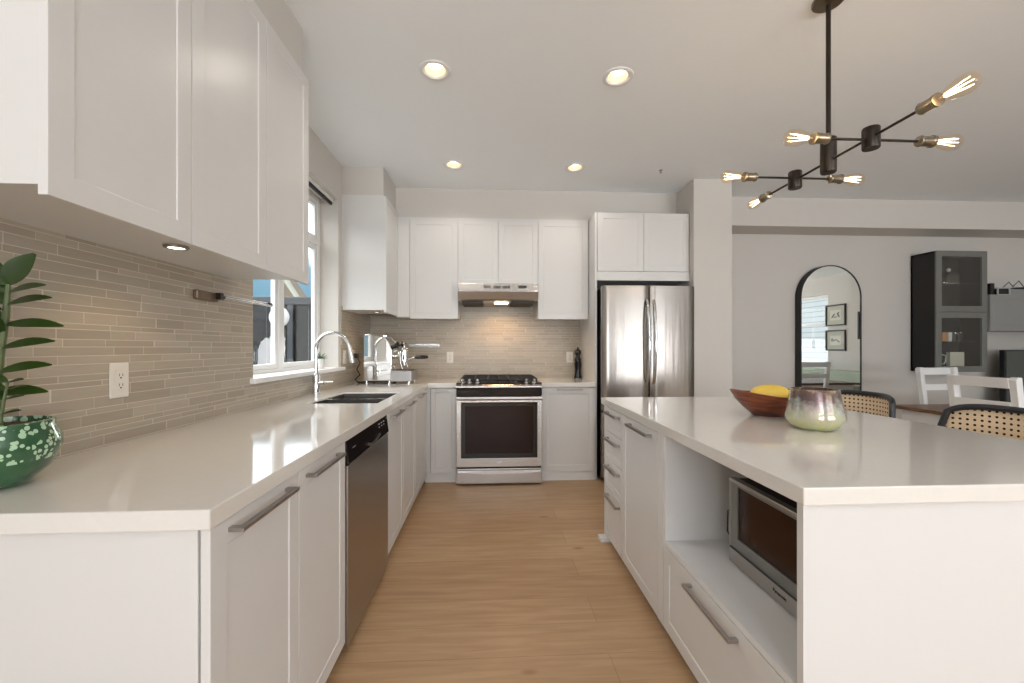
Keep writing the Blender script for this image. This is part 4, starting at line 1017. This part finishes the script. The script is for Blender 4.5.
# ---------------------------------------------------------------- display cabinet
dcx0, dcx1, dcz0, dcz1, dcy = 4.80, 5.385, .975, 2.285, 4.22
dc = thing('display_cabinet', (5.09, 4.35, dcz0), 'tall dark wall cabinet with two grey framed glass doors', 'cabinet')
mb = MB(); box_open(mb, dcx0, dcx1, dcy+.02, 4.49, dcz0, dcz1, .018, '-y'); mb.box(dcx0+.018, dcx1-.018, dcy+.02, 4.49, 1.616, 1.632)
mb.build('carcass', 'darkwood', dc)
MB().box(dcx0+.018, dcx1-.018, 4.474, 4.478, dcz0+.018, dcz1-.018).build('back_panel', 'greydoor', dc)
for z in (1.93, 1.30):
    MB().box(dcx0+.018, dcx1-.018, dcy+.035, 4.472, z, z+.008).build('shelf', 'cabglass', dc)
for z0, z1 in ((dcz0, 1.622), (1.626, dcz1)):
    dd = MB().slab([dcx0, dcx0+.062, dcx1-.062, dcx1], [z0, z0+.062, z1-.062, z1], lambda i, j: not (i == 1 and j == 1), FYm(dcy), -.019, 0).build('door', 'greyfront', dc, bevel=.002)
    MB().box(dcx0+.062, dcx1-.062, dcy+.007, dcy+.011, z0+.062, z1-.062).build('pane', 'cabglass', dd)
def tumbler(name, x, y, z, r, h, mat, lab, cat, grp=None):
    mb = MB().lathe([(r*.8, 0), (r*.9, .003), (r, h), (r-.0025, h), (r*.86, .008), (.002, .007)], (x, y, z), seg=20)
    return solo(mb, name, mat, (x, y, z), lab, cat, grp, smooth=True, ang=50)
zs = 1.938
tumbler('glass_jar', 4.905, 4.36, zs, .05, .16, 'glass', 'glass jar on the top shelf of the dark cabinet, left of the dome', 'jar')
cl = thing('glass_cloche', (5.10, 4.36, zs), 'glass dome with knob on the top shelf of the dark cabinet', 'cloche')
MB().lathe([(.095, 0), (.095, .10), (.075, .13), (.03, .145), (.028, .143), (.073, .128), (.092, .10), (.092, 0)], (5.10, 4.36, zs), seg=28, cap=False).build('dome', 'glass', cl, smooth=True)
MB().lathe([(.008, .144), (.02, .16), (.018, .178), (.004, .185)], (5.10, 4.36, zs), seg=16).build('knob', 'potwhite', cl, smooth=True)
tumbler('amber_glass', 4.915, 4.34, 1.632, .028, .075, 'candle', 'left amber tumbler on the lower shelf behind the upper glass door', 'glass')
tumbler('amber_glass', 4.965, 4.37, 1.632, .028, .075, 'candle', 'right amber tumbler on the lower shelf behind the upper glass door', 'glass')
solo(MB().lathe([(.028, 0), (.028, .10), (.011, .14), (.011, .18), (.013, .185)], (4.895, 4.42, 1.632), seg=18), 'glass_bottle', 'glass', (4.895, 4.42, 1.632), 'small clear bottle behind the amber tumblers in the dark cabinet', 'bottle', smooth=True)
for k, (dx, ma, la) in enumerate(((.0, 'glass', 'leftmost clear tumbler on the shelf behind the lower glass door'), (.055, 'glass', 'second clear tumbler from the left behind the lower glass door'),
                          (.13, 'candle', 'orange candle glass between clear tumblers behind the lower glass door'), (.195, 'potwhite', 'white cup right of the orange candle glass'),
                          (.26, 'glass', 'clear tumbler right of the white cup'), (.32, 'glass', 'rightmost clear tumbler behind the lower glass door'))):
    tumbler('tumbler', 4.90+dx, 4.35, 1.308, .026, .10, ma, la, 'glass', 'glasses on the lower cabinet shelf')
jg = thing('glass_jug', (4.97, 4.36, .993), 'clear jug at the bottom of the dark cabinet', 'jug')
MB().lathe([(.045, 0), (.055, .04), (.05, .10), (.03, .16), (.038, .19), (.036, .19), (.028, .16), (.047, .10), (.052, .04), (.04, .006), (.002, .006)], (4.97, 4.36, .993), seg=22).build('body', 'glass', jg, smooth=True)
MB().tube([(4.97+.045, 4.35, 1.16), (4.97+.09, 4.35, 1.15), (4.97+.085, 4.35, 1.08), (4.97+.05, 4.35, 1.05)], .006, 8).build('handle', 'potwhite', jg, smooth=True)
solo(MB().box(5.12, 5.29, 4.36, 4.40, .993, 1.19), 'photo_card', 'paper', (5.2, 4.38, .993), 'white upright card at the bottom of the dark cabinet', 'card', bevel=.002)

wc = thing('wall_cabinet', (6.1, 4.35, 1.42), 'wide pale grey wall cabinet right of the dark display cabinet', 'cabinet')
MB().box(5.392, 6.9, 4.222, 4.499, 1.42, 1.815).build('carcass', 'greydoor', wc, bevel=.001)
MB().door(FYm(4.20), 5.394, 6.14, 1.422, 1.813, fr=.05).build('door', 'greydoor', wc, bevel=.0015)
MB().door(FYm(4.20), 6.145, 6.898, 1.422, 1.813, fr=.05).build('door', 'greydoor', wc, bevel=.0015)
solo(MB().box(5.475, 5.52, 4.26, 4.38, 1.815, 1.945), 'black_speaker', 'black', (5.50, 4.34, 1.815), 'small black upright box on the grey wall cabinet against the dark cabinet', 'box', bevel=.003)
sc = thing('storage_box', (5.53, 4.33, 1.815), 'black box with silver edge on the grey wall cabinet', 'box')
MB().box(5.532, 5.68, 4.25, 4.42, 1.815, 1.885).build('body', 'black', sc, bevel=.002)
MB().slab([5.53, 5.542, 5.670, 5.682], [1.815, 1.823, 1.885, 1.897], lambda i, j: not (i == 1 and j == 1), FYm(4.24), -.01, 0).build('silver_edge', 'label', sc)
wb = thing('media_box', (5.8, 4.33, 1.815), 'grey media box under a black tray on the grey wall cabinet', 'box')
MB().box(5.70, 6.02, 4.25, 4.42, 1.815, 1.88).build('body', 'greydoor', wb, bevel=.002)
MB().prism([(5.69, 1.892), (6.05, 1.872), (6.05, 1.912), (5.78, 1.900)], FYm(4.26), -.16, 0).build('tray', 'black', wb)
solo(MB().tube([(5.70, 4.33, 1.902), (5.78, 4.33, 1.97), (5.83, 4.33, 1.92), (5.90, 4.33, 1.985), (5.96, 4.33, 1.913)], .004, 8), 'wire_stand', 'black', (5.8, 4.33, 1.895), 'thin black bent wire ornament on top of the media box', 'ornament')

tv = thing('television', (6.15, 4.3, .55), 'black framed television at the right edge beyond the white chairs', 'television')
MB().box(5.65, 6.90, 4.27, 4.32, .58, 1.212).build('housing', 'black', tv, bevel=.004)
MB().box(5.668, 6.882, 4.266, 4.2695, .60, 1.197).build('screen', 'screen', tv)
MB().box(5.95, 6.35, 4.22, 4.42, .55, .58).build('stand', 'black', tv, bevel=.003)
ms = thing('media_console', (6.15, 4.3, 0), 'low white media console under the television', 'cabinet')
MB().box(5.42, 6.95, 4.12, 4.48, .06, .55).build('body', 'carcass', ms, bevel=.002)
for k in range(3): MB().door(FYm(4.10), 5.422+k*.509, 5.422+(k+1)*.509-.004, .065, .545, th=.019, fr=.05).build('door', 'carcass', ms)
MB().box(5.45, 6.92, 4.16, 4.45, 0, .06).build('plinth', 'carcass', ms)

# ---------------------------------------------------------------- living side, seen in the mirror
sf = thing('sofa', (6.6, .2, 0), 'pale green sofa reflected low in the arched mirror', 'sofa')
MB().box(6.1, 6.85, -1.9, 2.0, .12, .42).build('base', 'sofa', sf, bevel=.03, seg=3)
MB().box(6.72, 7.0, -1.9, 2.0, .30, .80).build('backrest', 'sofa', sf, bevel=.06, seg=4)
for a in (-2.08, 2.0): MB().box(6.1, 7.0, a, a+.18, .12, .60).build('armrest', 'sofa', sf, bevel=.05, seg=4)
for k in range(3): MB().box(6.08, 6.72, -1.89+k*1.3, -.6+k*1.3-.01, .42, .54).build('seat_cushion', 'sofa', sf, bevel=.04, seg=3)
lg = MB()
for a in (6.15, 6.9):
    for b in (-1.95, 2.05):
        MB().cyl((a, b, 0), (a, b, .13), .018, .025).build('leg', 'darkwood', sf)
cu_ = MB().box(-.21, .21, -.06, .06, 0, .42)
cu_ = cu_.xf(Matrix.Translation((6.6, -.55, .54)) @ Matrix.Rotation(PI/2+.15, 4, 'Z') @ Matrix.Rotation(.2, 4, 'X'))
solo(cu_, 'cushion', 'cushion', (6.6, -.55, .54), 'light grey square cushion on the sofa in the mirror', 'cushion', bevel=.05, seg=4)

def picture(fn, u0, u1, v0, v1, lab, ink):
    c0 = Vector(fn((u0+u1)/2, v0, 0)); t = thing('framed_picture', c0, lab, 'picture', 'framed prints seen in the mirror')
    MB().slab([u0, u0+.03, u1-.03, u1], [v0, v0+.03, v1-.03, v1], lambda i, j: not (i == 1 and j == 1), fn, 0, .03).build('frame', 'blackmat', t, bevel=.002)
    mb = MB(); mb.prism([(u0+.03, v0+.03), (u1-.03, v0+.03), (u1-.03, v1-.03), (u0+.03, v1-.03)], fn, 0, .012); mb.build('mat_board', 'mat', t)
    m_ = .12; mb = MB(); mb.prism([(u0+m_, v0+m_), (u1-m_, v0+m_), (u1-m_, v1-m_), (u0+m_, v1-m_)], fn, .012, .014); p = mb.build('print', 'paper', t)
    mb = MB(); um, vm = (u0+u1)/2, (v0+v1)/2
    for (du, dv, ru, rv, an) in ink:
        pts = [(um+du+ru*math.cos(a)*math.cos(an)-rv*math.sin(a)*math.sin(an), vm+dv+ru*math.cos(a)*math.sin(an)+rv*math.sin(a)*math.cos(an)) for a in [2*PI*i/14 for i in range(14)]]
        mb.prism(pts, fn, .014, .0145)
    mb.build('ink_shapes', 'black', p)
picture(FXm(7.5), -.05, .47, 1.71, 2.17, 'upper of two black framed ink prints reflected in the arched mirror', ((-.06, -.01, .07, .018, .8), (.07, .0, .06, .02, -1.0), (.0, -.04, .05, .012, .2), (.08, .05, .02, .02, 0)))
picture(FXm(7.5), -.05, .47, 1.17, 1.62, 'lower of two black framed ink prints reflected in the arched mirror', ((-.03, .0, .10, .02, .15), (.07, -.02, .05, .018, -.4), (-.09, .02, .03, .022, .6)))
picture(FXm(7.08), 1.22, 1.67, 1.40, 1.93, 'tall black framed print cut by the right edge of the mirror', ((0, 0, .05, .02, .4),))

# ---------------------------------------------------------------- chandelier
HX, HY, HZ = 1.525, 1.795, 2.08
ch = thing('chandelier', (HX, HY, HZ-.06), 'dark bronze branching chandelier with six glowing edison bulbs over the island', 'chandelier')
MB().lathe([(.063, CZ), (.063, CZ-.012), (.058, CZ-.016), (.01, CZ-.018)], (HX, HY, 0), seg=32).build('canopy', 'brass', ch, smooth=True)
MB().cyl((HX, HY, HZ+.10), (HX, HY, CZ-.025), .0095, seg=16).build('rod', 'bronze', ch, smooth=True)
MB().lathe([(.029, -.052), (.031, -.048), (.031, .10), (.028, .104)], (HX, HY, HZ), seg=32).build('hub', 'bronze', ch, smooth=True)
arms = []
def arm(p0, p1):
    p0, p1 = Vector(p0), Vector(p1)
    MB().cyl(p0, p1, .0052, seg=12).build('arm', 'bronze', ch, smooth=True)
    for a, b in ((p0, p1), (p1, p0)):
        d_ = (a-b).normalized()
        sk_ = MB().lathe([(.009, -.004), (.019, .0), (.0215, .006), (.019, .012), (.020, .05), (.0235, .054), (.0235, .062), (.015, .063)], a-d_*.0, d_, 24).build('socket', 'brass', ch, smooth=True)
        bp0 = a+d_*.06
        gb = MB().lathe([(.014, 0), (.0155, .012), (.022, .034), (.030, .062), (.0325, .082), (.030, .101), (.020, .114), (.007, .120)], bp0, d_, 24).build('bulb', 'bulb', ch, smooth=True)
        fb = MB(); h = Vector((0, 0, 1)); s_ = d_.cross(h).normalized()
        for k in range(6):
            an = 2*PI*k/6; r1 = s_*math.cos(an)+h*math.sin(an); r2 = s_*math.cos(an+PI/6)+h*math.sin(an+PI/6)
            fb.tube([bp0+d_*.022+r1*.006, bp0+d_*.096+r2*.016], .0014, 5)
        fb.build('filament', 'filament', gb)
        MB().cyl(bp0, bp0+d_*.026, .0045, .003, 8).build('filament_support', 'tan', gb)
        lamp_light('bulb_glow', 'POINT', bp0+d_*.06, BULB_W, (1, .74, .45), ch, .022)
L1 = .407
arm((HX-.008, HY-L1, HZ), (HX+.008, HY+L1, HZ))
for yy, xa in ((HY-.21, HX-.0), (HY+.205, HX-.035)):
    MB().lathe([(.028, -.042), (.030, -.038), (.030, .038), (.028, .042)], (xa if 0 else HX, yy, HZ-.002), seg=28).build('coupler', 'bronze', ch, smooth=True)
arm((HX-.19+.01, HY-.21, HZ-.008), (HX+.19+.01, HY-.21, HZ-.008))
arm((HX-.19-.012, HY+.205, HZ+.008), (HX+.19-.012, HY+.205, HZ+.008))

for o in bpy.data.objects:
    if '_off' in o.keys(): del o['_off']
